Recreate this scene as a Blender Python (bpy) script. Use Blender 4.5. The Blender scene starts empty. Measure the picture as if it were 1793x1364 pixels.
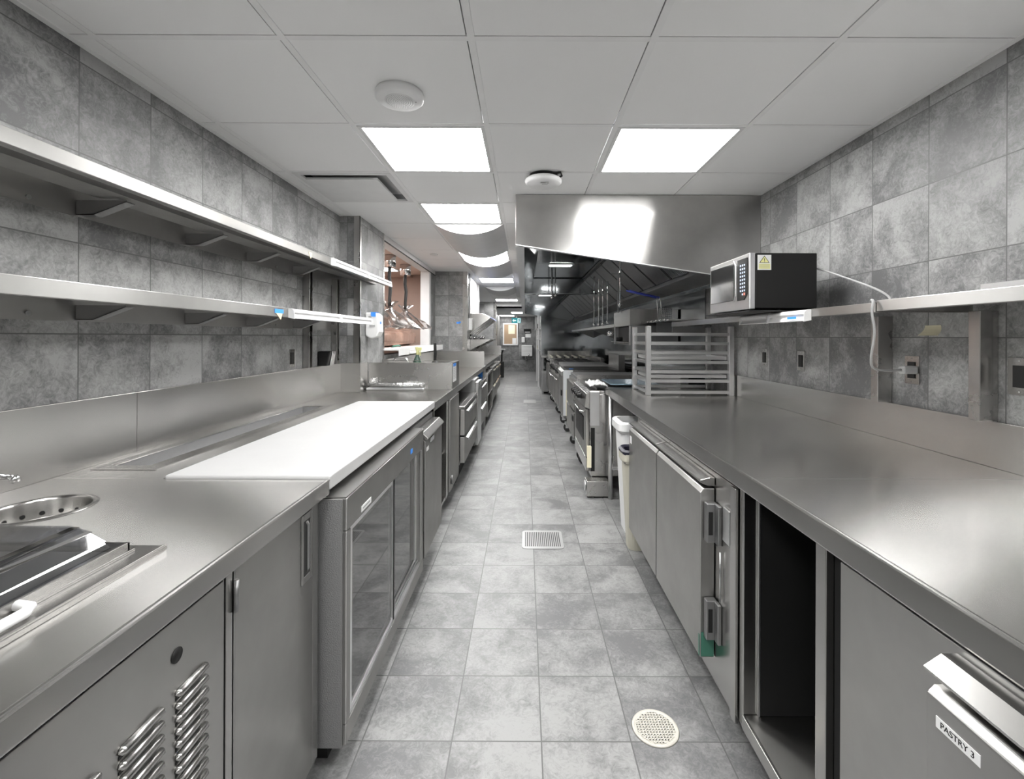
import bpy, bmesh, math, random
from mathutils import Vector, Matrix
random.seed(7)
PI = math.pi
sc = bpy.context.scene
col = sc.collection

# ------------------------------------------------------------------ camera
EYE = 1.38
cam_data = bpy.data.cameras.new('camera')
cam_data.sensor_width = 36.0
cam_data.lens = 815.0 / 1793.0 * 36.0
cam_data.shift_x = -22.5 / 1793.0
cam_data.shift_y = -92.0 / 1793.0
cam_data.clip_start = 0.05
cam = bpy.data.objects.new('camera', cam_data)
cam.location = (0, 0, EYE)
cam.rotation_euler = (PI / 2, -0.004, 0)
col.objects.link(cam)
sc.camera = cam

# ------------------------------------------------------------------ world, exposure
w = bpy.data.worlds.new('world'); sc.world = w; w.use_nodes = True
w.node_tree.nodes['Background'].inputs[0].default_value = (0.8, 0.85, 0.9, 1)
w.node_tree.nodes['Background'].inputs[1].default_value = 0.05
sc.view_settings.view_transform = 'Standard'
sc.view_settings.look = 'None'
sc.view_settings.gamma = 1.0
sc.view_settings.use_curve_mapping = False
sc.view_settings.exposure = 0.0
LAMP = 31.0          # strength of the ceiling light diffusers
sc.cycles.max_bounces = 8
sc.cycles.diffuse_bounces = 4
sc.cycles.glossy_bounces = 4
sc.cycles.transmission_bounces = 6
sc.cycles.transparent_max_bounces = 6
sc.cycles.caustics_reflective = True
sc.cycles.sample_clamp_indirect = 4.0

# ------------------------------------------------------------------ materials
def new_mat(name):
    m = bpy.data.materials.new(name); m.use_nodes = True
    nt = m.node_tree
    return m, nt, nt.nodes['Principled BSDF']

def N(nt, t, **kw):
    n = nt.nodes.new(t)
    for k, v in kw.items():
        setattr(n, k, v)
    return n

def math_n(nt, op, a, b=None, c=None):
    n = N(nt, 'ShaderNodeMath', operation=op)
    for i, v in enumerate((a, b, c)):
        if v is None: continue
        if isinstance(v, (int, float)): n.inputs[i].default_value = v
        else: nt.links.new(v, n.inputs[i])
    return n.outputs[0]

def plain(name, rgb, rough=0.5, metal=0.0, spec=0.5, bump=0.0, bscale=60, coat=0.0):
    m, nt, b = new_mat(name)
    if isinstance(rgb, (int, float)): rgb = (rgb, rgb, rgb)
    b.inputs['Roughness'].default_value = rough
    b.inputs['Metallic'].default_value = metal
    b.inputs['Specular IOR Level'].default_value = spec
    b.inputs['Coat Weight'].default_value = coat
    tc = N(nt, 'ShaderNodeTexCoord')
    nz = N(nt, 'ShaderNodeTexNoise'); nz.inputs['Scale'].default_value = bscale * 0.2
    nz.inputs['Detail'].default_value = 3
    nt.links.new(tc.outputs['Object'], nz.inputs['Vector'])
    r = N(nt, 'ShaderNodeValToRGB')
    r.color_ramp.elements[0].color = (*[c * 0.93 for c in rgb], 1)
    r.color_ramp.elements[1].color = (*[min(1, c * 1.05) for c in rgb], 1)
    nt.links.new(nz.outputs['Fac'], r.inputs['Fac'])
    nt.links.new(r.outputs['Color'], b.inputs['Base Color'])
    if bump:
        bn = N(nt, 'ShaderNodeTexNoise'); bn.inputs['Scale'].default_value = bscale
        nt.links.new(tc.outputs['Object'], bn.inputs['Vector'])
        bp = N(nt, 'ShaderNodeBump'); bp.inputs['Strength'].default_value = bump
        bp.inputs['Distance'].default_value = 0.01
        nt.links.new(bn.outputs['Fac'], bp.inputs['Height'])
        nt.links.new(bp.outputs['Normal'], b.inputs['Normal'])
    return m

def steel(name, grain, base=0.62, rough=0.30, aniso=0.7, dirt=0.05, tint=(1.0, 0.985, 0.96), wave=.03, sharp=0):
    """brushed stainless, grain = world direction of the brushing"""
    m, nt, b = new_mat(name)
    b.inputs['Metallic'].default_value = 1.0
    b.inputs['Anisotropic'].default_value = aniso
    b.inputs['Anisotropic Rotation'].default_value = 0.25
    geo = N(nt, 'ShaderNodeNewGeometry')
    # brushing runs along the unit; on faces that look down the room it runs across
    sn = N(nt, 'ShaderNodeSeparateXYZ'); nt.links.new(geo.outputs['True Normal'], sn.inputs[0])
    ny = math_n(nt, 'GREATER_THAN', math_n(nt, 'ABSOLUTE', sn.outputs[1]), .7)
    tv = N(nt, 'ShaderNodeCombineXYZ')
    nt.links.new(ny, tv.inputs[0]); nt.links.new(math_n(nt, 'SUBTRACT', 1.0, ny), tv.inputs[1])
    nt.links.new(tv.outputs[0], b.inputs['Tangent'])
    cl = N(nt, 'ShaderNodeTexNoise'); cl.inputs['Scale'].default_value = 2.3
    cl.inputs['Detail'].default_value = 5; cl.inputs['Roughness'].default_value = .6
    nt.links.new(geo.outputs['Position'], cl.inputs['Vector'])
    # roughness = rough + brushing + cloudy wear
    c = math_n(nt, 'MULTIPLY_ADD', cl.outputs['Fac'], dirt * 2, rough - dirt)
    nt.links.new(c, b.inputs['Roughness'])
    v = math_n(nt, 'MULTIPLY_ADD', cl.outputs['Fac'], -0.06, base)
    v = math_n(nt, 'ADD', v, 0.03)
    if wave:
        wv = N(nt, 'ShaderNodeTexNoise'); wv.inputs['Scale'].default_value = 1.7
        wv.inputs['Detail'].default_value = 1.5
        nt.links.new(geo.outputs['Position'], wv.inputs['Vector'])
        dv = N(nt, 'ShaderNodeVectorMath', operation='SUBTRACT')
        nt.links.new(wv.outputs['Color'], dv.inputs[0]); dv.inputs[1].default_value = (.5, .5, .5)
        ma = N(nt, 'ShaderNodeVectorMath', operation='MULTIPLY_ADD')
        nt.links.new(dv.outputs[0], ma.inputs[0]); ma.inputs[1].default_value = (wave, wave, wave)
        nt.links.new(geo.outputs['Normal'], ma.inputs[2])
        nm = N(nt, 'ShaderNodeVectorMath', operation='NORMALIZE'); nt.links.new(ma.outputs[0], nm.inputs[0])
        nt.links.new(nm.outputs[0], b.inputs['Normal'])
    cc = N(nt, 'ShaderNodeVectorMath', operation='SCALE')
    cc.inputs[0].default_value = tint
    nt.links.new(v, cc.inputs['Scale'])
    nt.links.new(cc.outputs[0], b.inputs['Base Color'])
    if sharp:
        # strongly brushed sheet: a long streaking lobe plus a clearer one
        ga = N(nt, 'ShaderNodeBsdfAnisotropic'); ga.inputs['Anisotropy'].default_value = sharp
        gi = N(nt, 'ShaderNodeBsdfAnisotropic'); gi.inputs['Anisotropy'].default_value = 0
        ga.inputs['Roughness'].default_value = rough; gi.inputs['Roughness'].default_value = .15
        for g in (ga, gi):
            nt.links.new(cc.outputs[0], g.inputs['Color'])
            if b.inputs['Normal'].is_linked: nt.links.new(nm.outputs[0], g.inputs['Normal'])
        nt.links.new(tv.outputs[0], ga.inputs['Tangent'])
        ms = N(nt, 'ShaderNodeMixShader')
        nt.links.new(math_n(nt, 'MULTIPLY_ADD', cl.outputs['Fac'], .4, .07), ms.inputs[0])
        nt.links.new(ga.outputs[0], ms.inputs[1]); nt.links.new(gi.outputs[0], ms.inputs[2])
        nt.links.new(ms.outputs[0], nt.nodes['Material Output'].inputs['Surface'])
    return m

def tile(name, ua, u0, pu, va, v0, pv, lo, hi, rough=.5, grout=.12, gw=.0022, seed=0.0, contrast=1.0):
    """stone-look porcelain tiles laid on a world grid"""
    m, nt, b = new_mat(name)
    geo = N(nt, 'ShaderNodeNewGeometry')
    sp = N(nt, 'ShaderNodeSeparateXYZ'); nt.links.new(geo.outputs['Position'], sp.inputs[0])
    U = math_n(nt, 'DIVIDE', math_n(nt, 'SUBTRACT', sp.outputs[ua], u0), pu)
    V = math_n(nt, 'DIVIDE', math_n(nt, 'SUBTRACT', sp.outputs[va], v0), pv)
    fu = math_n(nt, 'FLOOR', U); fv = math_n(nt, 'FLOOR', V)
    def edge(x, p):
        f = math_n(nt, 'FRACT', x)
        d = math_n(nt, 'MINIMUM', f, math_n(nt, 'SUBTRACT', 1.0, f))
        return math_n(nt, 'LESS_THAN', d, gw / p)
    g = math_n(nt, 'MAXIMUM', edge(U, pu), edge(V, pv))
    cid = N(nt, 'ShaderNodeCombineXYZ')
    nt.links.new(fu, cid.inputs[0]); nt.links.new(fv, cid.inputs[1]); cid.inputs[2].default_value = seed
    wn = N(nt, 'ShaderNodeTexWhiteNoise'); wn.noise_dimensions = '3D'
    nt.links.new(cid.outputs[0], wn.inputs['Vector'])
    off = N(nt, 'ShaderNodeVectorMath', operation='MULTIPLY_ADD')
    nt.links.new(wn.outputs['Color'], off.inputs[0]); off.inputs[1].default_value = (13, 13, 13)
    nt.links.new(geo.outputs['Position'], off.inputs[2])
    n1 = N(nt, 'ShaderNodeTexNoise'); n1.inputs['Scale'].default_value = 4.5
    n1.inputs['Detail'].default_value = 8; n1.inputs['Roughness'].default_value = .62
    n1.inputs['Distortion'].default_value = .45
    nt.links.new(off.outputs[0], n1.inputs['Vector'])
    n2 = N(nt, 'ShaderNodeTexNoise'); n2.inputs['Scale'].default_value = 38
    n2.inputs['Detail'].default_value = 8; n2.inputs['Roughness'].default_value = .78
    n2.inputs['Distortion'].default_value = 1.6
    nt.links.new(off.outputs[0], n2.inputs['Vector'])
    x = math_n(nt, 'MULTIPLY_ADD', n2.outputs['Fac'], 0.85 , -0.425)
    x = math_n(nt, 'ADD', n1.outputs['Fac'], x)
    x = math_n(nt, 'MULTIPLY_ADD', wn.outputs['Value'], 0.18, math_n(nt, 'SUBTRACT', x, 0.09))
    r = N(nt, 'ShaderNodeValToRGB')
    e = r.color_ramp.elements
    e[0].position = 0.5 - .16 * contrast; e[0].color = (lo * .98, lo * .985, lo * 1.0, 1)
    e[1].position = 0.5 + .16 * contrast; e[1].color = (hi, hi, hi * .995, 1)
    nt.links.new(x, r.inputs['Fac'])
    mx = N(nt, 'ShaderNodeMix', data_type='RGBA')
    nt.links.new(g, mx.inputs['Factor']); nt.links.new(r.outputs['Color'], mx.inputs['A'])
    mx.inputs['B'].default_value = (grout, grout, grout, 1)
    nt.links.new(mx.outputs['Result'], b.inputs['Base Color'])
    rr = math_n(nt, 'MULTIPLY_ADD', x, .25, rough - .12)
    nt.links.new(rr, b.inputs['Roughness'])
    h = math_n(nt, 'SUBTRACT', x, math_n(nt, 'MULTIPLY', g, 1.5))
    bp = N(nt, 'ShaderNodeBump'); bp.inputs['Strength'].default_value = .25
    bp.inputs['Distance'].default_value = 0.003
    nt.links.new(h, bp.inputs['Height']); nt.links.new(bp.outputs['Normal'], b.inputs['Normal'])
    return m

def emit(name, rgb, s):
    m, nt, b = new_mat(name)
    b.inputs['Base Color'].default_value = (*[.5 * c for c in rgb], 1)
    b.inputs['Emission Color'].default_value = (*rgb, 1)
    b.inputs['Emission Strength'].default_value = s
    return m

def clear(name, rgb, rough, alpha_glass=.85):
    """thin clear sheet: transparent and glossy"""
    m, nt, b = new_mat(name)
    out = nt.nodes['Material Output']
    tr = N(nt, 'ShaderNodeBsdfTransparent'); tr.inputs[0].default_value = (*rgb, 1)
    gl = N(nt, 'ShaderNodeBsdfGlossy'); gl.inputs['Roughness'].default_value = rough
    fr = N(nt, 'ShaderNodeFresnel'); fr.inputs[0].default_value = 1.5
    f = math_n(nt, 'MULTIPLY_ADD', fr.outputs[0], 1.0, 1 - alpha_glass)
    mx = N(nt, 'ShaderNodeMixShader')
    nt.links.new(f, mx.inputs[0]); nt.links.new(tr.outputs[0], mx.inputs[1]); nt.links.new(gl.outputs[0], mx.inputs[2])
    nt.links.new(mx.outputs[0], out.inputs['Surface'])
    return m

TU, TV = 0.300, 0.305
M = dict(
    steel=steel('stainless_long_grain', (0, 1, 0), base=.50, rough=.25),
    steelx=steel('stainless_cross_grain', (1, 0, 0), base=.52, rough=.27),
    top=steel('stainless_worktop', (0, 1, 0), base=.66, rough=.27, aniso=1.0, dirt=.03, wave=.02, sharp=.70),
    splash=steel('stainless_splash', (0, 1, 0), base=.55, rough=.25, aniso=.7, dirt=.05, wave=.16),
    door=steel('stainless_door', (0, 1, 0), base=.44, rough=.36, aniso=.7, dirt=.04, wave=.05, sharp=.55),
    hood=steel('stainless_hood', (1, 0, 0), base=.52, rough=.28, aniso=1.0, dirt=.02, wave=.015, sharp=.68),
    mirror=steel('polished_stainless', (1, 0, 0), base=.42, rough=.10, aniso=.2, dirt=.02, tint=(.96, 1, 1.03), wave=.04),
    lip=steel('stainless_shelf_lip', (0, 1, 0), base=.44, rough=.42, wave=.02, sharp=.55),
    barrel=plain('perforated_metal', .66, .42, .55),
    chrome=plain('chrome', .8, .08, 1.0),
    alu=plain('satin_aluminium', .84, .30, 1.0),
    dull=plain('dull_steel', .38, .45, 1.0),
    textured=plain('embossed_grey_panel', .33, .42, .7, bump=.25, bscale=260),
    black=plain('black_plastic', .010, .5, 0.0, .3),
    rubber=plain('black_rubber', .02, .7),
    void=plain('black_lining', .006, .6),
    iron=plain('cast_iron', .03, .55, .3),
    white=plain('white_plastic', .78, .35),
    board=plain('white_cutting_board', .47, .42, bscale=30),
    offwhite=plain('cream_plastic', (.52, .50, .42), .45),
    grey=plain('grey_plastic', .34, .4),
    ceil=plain('ceiling_panel', .90, .85, bscale=4),
    grid=plain('ceiling_grid', .86, .5),
    gap=plain('ceiling_joint', .10, .8),
    paint=plain('white_paint', .72, .5),
    beige=plain('beige_wall', (.50, .385, .33), .7),
    kraft=plain('brown_wrapping', (.40, .25, .19), .4, bump=.6, bscale=14),
    blue=plain('blue_tape', (.05, .28, .85), .5),
    tan=plain('masking_tape', (.75, .62, .42), .6),
    note=plain('sticky_note', (.83, .78, .58), .7),
    green=plain('green_tape', (.05, .17, .12), .5),
    yellow=plain('yellow_plastic', (.60, .60, .28), .35),
    darkgreen=plain('dark_green_plastic', (.04, .08, .06), .4),
    sticker=plain('white_sticker', .82, .5),
    warn=plain('yellow_print', (.80, .78, .35), .5),
    ink=plain('black_print', .02, .6),
    redink=plain('red_key', (.75, .2, .15), .5),
    blueink=plain('pale_key', (.55, .65, .85), .4),
    cable=plain('grey_cable', .33, .45),
    exit=emit('exit_green', (.0, .30, .34), .55),
    exitw=emit('exit_white', (.8, 1, 1), .8),
    lamp=emit('lamp_diffuser', (1.0, .995, .98), LAMP),
    lampsoft=emit('dimmer_lamp_diffuser', (1.0, .995, .98), 14.0),
    lampfar=emit('far_lamp_diffuser', (1.0, .995, .98), 52.0),
    glass=clear('sliding_glass', (.62, .66, .66), .03, .80),
    lid=clear('tinted_polycarbonate', (.45, .46, .49), .05, .80),
    film=clear('clear_plastic_bag', (.86, .84, .83), .25, .95),
    bluefilm=plain('blue_film', (.30, .42, .52), .12, .6),
    foil=plain('aluminium_foil', .8, .25, 1.0, bump=1.0, bscale=45),
    towel=plain('white_towel', .75, .9, bump=.5, bscale=80),
    cork=plain('cork_board', (.42, .30, .20), .9, bump=.3, bscale=200),
    fabric=plain('dark_liner', (.02, .02, .035), .4),
    filter=plain('filter_metal', .40, .28, 1.0),
    drain=plain('drain_metal', .42, .4, .6),
    draincream=plain('cream_drain', (.50, .48, .43), .5),
    wall_l=tile('tile_wall_side', 1, 1.563, TU, 2, 1.384, TV, .10, .30, .48, grout=.09, seed=1.0),
    wall_r=tile('tile_wall_right', 1, 1.552, TU, 2, 1.384, TV, .10, .30, .48, grout=.085, seed=5.0),
    wall_x=tile('tile_wall_cross', 0, -1.14, TU, 2, 1.384, TV, .13, .30, .48, grout=.10, seed=9.0),
    floor=tile('tile_floor', 0, .062, .306, 1, 1.588, .306, .12, .27, .42, grout=.09, gw=.0024, seed=3.0),
)

# ------------------------------------------------------------------ mesh builder
class MB:
    def __init__(s): s.bm = bmesh.new()
    def box(s, x0, x1, y0, y1, z0, z1):
        x0, x1 = sorted((x0, x1)); y0, y1 = sorted((y0, y1)); z0, z1 = sorted((z0, z1))
        v = [s.bm.verts.new(p) for p in ((x0,y0,z0),(x1,y0,z0),(x1,y1,z0),(x0,y1,z0),(x0,y0,z1),(x1,y0,z1),(x1,y1,z1),(x0,y1,z1))]
        for f in ((3,2,1,0),(4,5,6,7),(0,1,5,4),(1,2,6,5),(2,3,7,6),(3,0,4,7)):
            s.bm.faces.new([v[i] for i in f])
        return s
    def prism(s, pts, axis, a0, a1):
        """pts: outline in the two other axes (ordered x<y<z), extruded along axis"""
        def P(p, a):
            if axis == 'x': return (a, p[0], p[1])
            if axis == 'y': return (p[0], a, p[1])
            return (p[0], p[1], a)
        A = [s.bm.verts.new(P(p, a0)) for p in pts]; B = [s.bm.verts.new(P(p, a1)) for p in pts]
        n = len(pts); fs = []
        for i in range(n):
            fs.append(s.bm.faces.new((A[i], A[(i+1)%n], B[(i+1)%n], B[i])))
        fs.append(s.bm.faces.new(A[::-1])); fs.append(s.bm.faces.new(B))
        bmesh.ops.recalc_face_normals(s.bm, faces=fs)
        return s
    def cyl(s, p0, p1, r, seg=20, r1=None, cap=True):
        p0, p1 = Vector(p0), Vector(p1); d = (p1 - p0)
        r1 = r if r1 is None else r1
        q = d.normalized().to_track_quat('Z', 'Y')
        A = []; B = []
        for i in range(seg):
            a = 2*PI*i/seg; o = q @ Vector((math.cos(a), math.sin(a), 0))
            A.append(s.bm.verts.new(p0 + o*r)); B.append(s.bm.verts.new(p1 + o*r1))
        for i in range(seg):
            f = s.bm.faces.new((A[i], A[(i+1)%seg], B[(i+1)%seg], B[i])); f.smooth = True
        if cap:
            s.bm.faces.new(A[::-1]); s.bm.faces.new(B)
        return s
    def tube(s, pts, r, seg=10):
        pts = [Vector(p) for p in pts]
        rings = []
        for i, p in enumerate(pts):
            t = (pts[min(i+1, len(pts)-1)] - pts[max(i-1, 0)]).normalized()
            if i == 0:
                n = t.orthogonal().normalized()
            else:
                n = (n - t * n.dot(t)).normalized()
            b = t.cross(n)
            rings.append([s.bm.verts.new(p + (n*math.cos(2*PI*k/seg) + b*math.sin(2*PI*k/seg))*r) for k in range(seg)])
        for A, B in zip(rings, rings[1:]):
            for k in range(seg):
                f = s.bm.faces.new((A[k], A[(k+1)%seg], B[(k+1)%seg], B[k])); f.smooth = True
        s.bm.faces.new(rings[0][::-1]); s.bm.faces.new(rings[-1])
        return s
    def lathe(s, prof, c, seg=32, ax='z', close=False):
        cx, cy, cz = c; rings = []
        for r, h in prof:
            ring = []
            for k in range(seg):
                a = 2*PI*k/seg
                if ax == 'z': p = (cx + r*math.cos(a), cy + r*math.sin(a), cz + h)
                elif ax == 'x': p = (cx + h, cy + r*math.cos(a), cz + r*math.sin(a))
                else: p = (cx + r*math.cos(a), cy + h, cz + r*math.sin(a))
                ring.append(s.bm.verts.new(p))
            rings.append(ring)
        for A, B in zip(rings, rings[1:]):
            for k in range(seg):
                f = s.bm.faces.new((A[k], A[(k+1)%seg], B[(k+1)%seg], B[k])); f.smooth = True
        if close:
            s.bm.faces.new(rings[0][::-1]); s.bm.faces.new(rings[-1])
        return s
    def quad(s, *ps):
        s.bm.faces.new([s.bm.verts.new(p) for p in ps]); return s
    def build(s, name, mat, parent=None, bevel=0.0, seg=2, label=None, recalc=True):
        if recalc: bmesh.ops.recalc_face_normals(s.bm, faces=s.bm.faces)
        me = bpy.data.meshes.new(name); s.bm.to_mesh(me); s.bm.free()
        me.materials.append(M[mat] if isinstance(mat, str) else mat)
        o = bpy.data.objects.new(name, me); col.objects.link(o)
        if parent is not None:
            o.parent = parent
            o.matrix_parent_inverse = Matrix.Translation(-world_loc(parent))
        if bevel:
            b = o.modifiers.new('bevel', 'BEVEL'); b.width = bevel; b.segments = seg
            b.limit_method = 'ANGLE'; b.angle_limit = math.radians(40); b.harden_normals = False
            for p in me.polygons: p.use_smooth = p.use_smooth
        if label: o['label'] = label
        return o

def world_loc(o):
    # thing roots carry their location; parts keep world coordinates in their mesh
    if o.parent is None: return Vector(o.location)
    return Vector((0, 0, 0)) + Vector(o.location)

def tag(o, label, cat, group=None):
    o['label'] = label; o['category'] = cat
    if group: o['group'] = group
    return o

def thing(name, label, cat, loc, group=None):
    o = bpy.data.objects.new(name, None); o.location = loc; o.empty_display_size = .1
    col.objects.link(o)
    return tag(o, label, cat, group)

def struct(o):
    o['kind'] = 'structure'; return o

def copy_tree(o, parent=None):
    c = o.copy(); col.objects.link(c)
    if parent is not None: c.parent = parent
    for ch in list(o.children): copy_tree(ch, c)
    return c

def words_mesh(name, text, size, mat, origin, right, up, parent, extrude=.0003, align='CENTER'):
    """real lettering on a surface: right and up are world directions"""
    cu = bpy.data.curves.new(name, 'FONT'); cu.body = text; cu.size = size
    cu.align_x = align; cu.align_y = 'CENTER'; cu.extrude = extrude
    tmp = bpy.data.objects.new(name + '_source', cu); col.objects.link(tmp)
    dg = bpy.context.evaluated_depsgraph_get(); dg.update()
    me = bpy.data.meshes.new_from_object(tmp.evaluated_get(dg))
    bpy.data.objects.remove(tmp); bpy.data.curves.remove(cu)
    r = Vector(right).normalized(); u = Vector(up).normalized(); n = r.cross(u)
    mat4 = Matrix(((r.x, u.x, n.x, origin[0]), (r.y, u.y, n.y, origin[1]), (r.z, u.z, n.z, origin[2]), (0, 0, 0, 1)))
    me.transform(mat4)
    me.materials.clear(); me.materials.append(M[mat])
    o = bpy.data.objects.new(name, me); col.objects.link(o)
    if parent is not None:
        o.parent = parent; o.matrix_parent_inverse = Matrix.Translation(-world_loc(parent))
    return o

CZ = 2.353          # ceiling height
LX, RX = -1.50, 1.605
PX = -1.34          # face of the pier and pass-through wall
ROW = lambda k: 1.519 + .62 * k
COLS = [-1.405, -.794, -.179, .417, 1.027]

# ================================================================== STRUCTURE
struct(MB().box(-2.6, 2.0, -3.2, 19.0, -.1, 0).build('floor', 'floor'))
struct(MB().box(LX - .15, LX, -3.2, 3.77, 0, CZ).build('wall_left', 'wall_l'))
struct(MB().box(RX, RX + .15, -3.2, 12.6, 0, CZ).build('wall_right', 'wall_r'))
struct(MB().box(-2.6, 2.0, -3.35, -3.2, 0, CZ).build('wall_behind', 'paint'))
# pier between the shelves and the pass-through
pier = MB().box(-1.75, PX, 3.77, 4.42, 0, CZ)
struct(pier.build('wall_pier', 'wall_l'))
struct(MB().box(-1.65, -1.385, 3.768, 3.77, 1.16, CZ).build('wall_pier_front', 'wall_x'))
# wall below and above the pass-through opening
mb = MB(); mb.box(-1.46, PX, 4.42, 6.5, 0, 1.20); mb.box(-1.46, PX, 6.6, 6.95, 0, 2.291)
struct(mb.build('wall_pass', 'wall_l'))
struct(MB().box(-1.46, PX, 4.426, 6.949, 2.292, CZ).build('trim_10', 'paint'))
# room seen through the opening
mb = MB(); mb.box(-2.55, -2.45, 3.6, 7.4, 0, CZ); mb.box(-2.45, -1.46, 7.3, 7.4, 0, CZ); mb.box(-2.45, -1.75, 3.6, 3.7, 0, CZ)
mb.box(-2.45, -1.76, 3.7, 7.29, 2.30, CZ - .001); mb.box(-1.76, -1.461, 4.425, 6.94, 2.30, CZ - .001)
struct(mb.build('wall_beyond', 'beige'))
# steel guards on the corners of the tiled walls
mb = MB(); mb.box(-1.385, PX + .003, 3.764, 3.77, 1.16, CZ); mb.box(PX, PX + .003, 3.764, 3.80, 1.16, CZ)
struct(mb.build('trim_1', 'steelx'))
mb = MB(); mb.box(PX, PX + .004, 4.385, 4.425, 1.16, CZ); mb.box(-1.46, PX, 4.42, 4.425, 1.26, 2.29)
struct(mb.build('trim_2', 'steel'))
mb = MB(); mb.box(PX + .0, PX + .006, 4.42, 6.93, 2.282, 2.294)
struct(mb.build('trim_3', 'black'))
mb = MB(); mb.box(-1.46, PX + .003, 6.5, 6.6, 1.2, 2.29); struct(mb.build('trim_4', 'paint'))
# cross wall block after the opening
struct(MB().box(-1.47, -.885, 6.95, 7.3, 0, CZ).build('wall_cross', 'wall_x'))
struct(MB().box(-.93, -.86, 6.944, 7.30, 0, CZ).build('trim_5', 'steelx'))
struct(MB().box(-1.75, -1.60, 7.41, 13.0, 0, CZ).build('wall_alcove', 'wall_l'))
mb = MB().box(-1.75, -.82, 13.0, 13.3, 0, CZ); struct(mb.build('wall_far_left', 'wall_x'))
struct(MB().box(-.87, -.80, 12.99, 13.31, 0, CZ).build('trim_6', 'steelx'))
struct(MB().box(-1.1, -1.0, 13.3, 18.7, 0, 2.25).build('wall_corridor', 'wall_l'))
struct(MB().box(-1.1, 1.0, 18.7, 18.85, 0, 2.25).build('wall_far', 'wall_x'))
struct(MB().box(.43, .55, 12.62, 18.7, 0, 2.25).build('wall_corridor_right', 'wall_r'))
struct(MB().box(.43, RX + .1, 12.50, 12.62, 0, 2.25).build('wall_end', 'paint'))
struct(MB().box(-2.6, 2.0, 13.3, 19.0, 2.20, 2.25).build('ceiling_far', 'ceil'))
mb = MB(); mb.box(-.80, .43, 13.3, 13.34, 2.20, CZ + .05); struct(mb.build('trim_7', 'paint'))

# ceiling: panels in a grid, with a narrow shadow joint beside each T bar
lamps = {}                               # (column, row)
for r_ in (1, 3, 6, 10, 17): lamps[(1, r_)] = 1
for r_ in (1,): lamps[(3, r_)] = 1
for c_, r_ in ((1, -5), (3, -5), (1, -2), (3, -2)): lamps[(c_, r_)] = 1  # unseen lamps added to brighten the foreground
barrels = {(1, 4): 2, (1, 7): 2, (1, 12): 2}
xs = [LX - .01] + COLS + [RX + .01]
holes = set(lamps)
for (c_, r_), n_ in barrels.items():
    for k in range(n_): holes.add((c_, r_ + k))
holes.add((0, 2))
mb = MB(); tb = MB(); gp = MB()
for ci in range(6):
    xa, xb = xs[ci] + .012, xs[ci + 1] - .012
    cidx = ci - 1
    for k in range(-8, 20):
        ya, yb = ROW(k) + .012, ROW(k + 1) - .012
        if (cidx, k) in holes: continue
        if ya > 13.3: continue
        mb.box(xa + .0005, xb - .004, ya + .0005, min(yb - .004, 13.3), CZ, CZ + .012)
struct(mb.build('ceiling', 'ceil'))
for x in COLS: tb.box(x - .012, x + .012, -3.2, 13.3, CZ - .001, CZ + .006)
for k in range(-7, 20):
    if ROW(k) > 13.3: continue
    tb.box(LX, RX, ROW(k) - .012, ROW(k) + .012, CZ - .0005, CZ + .0055)
struct(tb.build('trim_8', 'grid'))
struct(MB().box(-2.6, 2.0, -3.3, 13.4, CZ + .055, CZ + .10).build('ceiling_deck', 'gap'))
mb = MB(); mb.box(LX, LX + .022, -3.2, 3.77, CZ - .003, CZ + .001); mb.box(RX - .022, RX, -3.2, 3.17, CZ - .003, CZ + .001)
struct(mb.build('trim_9', 'grid'))

# ---------------------------------------------------------------- ceiling lamps
def lamp_name(c, r):
    L = {(1, 1): 'square ceiling light panel nearest on the left of the ceiling, level with the right one',
         (3, 1): 'square ceiling light panel on the right, in front of the hood',
         (1, 3): 'square ceiling light panel just before the first curved diffuser',
         (1, 6): 'square ceiling light panel between the first and second curved diffusers',
         (1, 10): 'square ceiling light panel past the second curved diffuser',
         (1, 17): 'small far ceiling light panel past the third curved diffuser',
         (1, -2): 'unseen light panel added near the photographer, left', (3, -2): 'unseen light panel added near the photographer, right',
         (1, -5): 'unseen light panel added far behind the photographer, left', (3, -5): 'unseen light panel added far behind the photographer, right'}
    return L[(c, r)]
def ceiling_light(x0, x1, y0, y1, z, label, m='lamp'):
    t = thing('ceiling_light', label, 'ceiling light', ((x0+x1)/2, (y0+y1)/2, z), 'square ceiling light panels')
    f = MB(); e = .018
    f.box(x0, x1, y0, y0+e, z-.003, z+.015); f.box(x0, x1, y1-e, y1, z-.003, z+.015)
    f.box(x0, x0+e, y0+e, y1-e, z-.003, z+.015); f.box(x1-e, x1, y0+e, y1-e, z-.003, z+.015)
    f.build('frame', 'paint', t)
    MB().box(x0+e, x1-e, y0+e, y1-e, z, z+.012).build('diffuser', m, t)
    return t
for (c_, r_) in lamps:
    ceiling_light(xs[c_+1] + .012, xs[c_+2] - .012, ROW(r_) + .012, ROW(r_+1) - .012, CZ, lamp_name(c_, r_), 'lampfar' if r_ > 4 else 'lamp')
ceiling_light(-.47, .13, 15.2, 16.3, 2.195, 'ceiling light panel in the low corridor before the exit sign', 'lampsoft')
ceiling_light(-.98, -.40, 17.4, 18.4, 2.195, 'ceiling light panel at the very end of the corridor, left', 'lampsoft')

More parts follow.
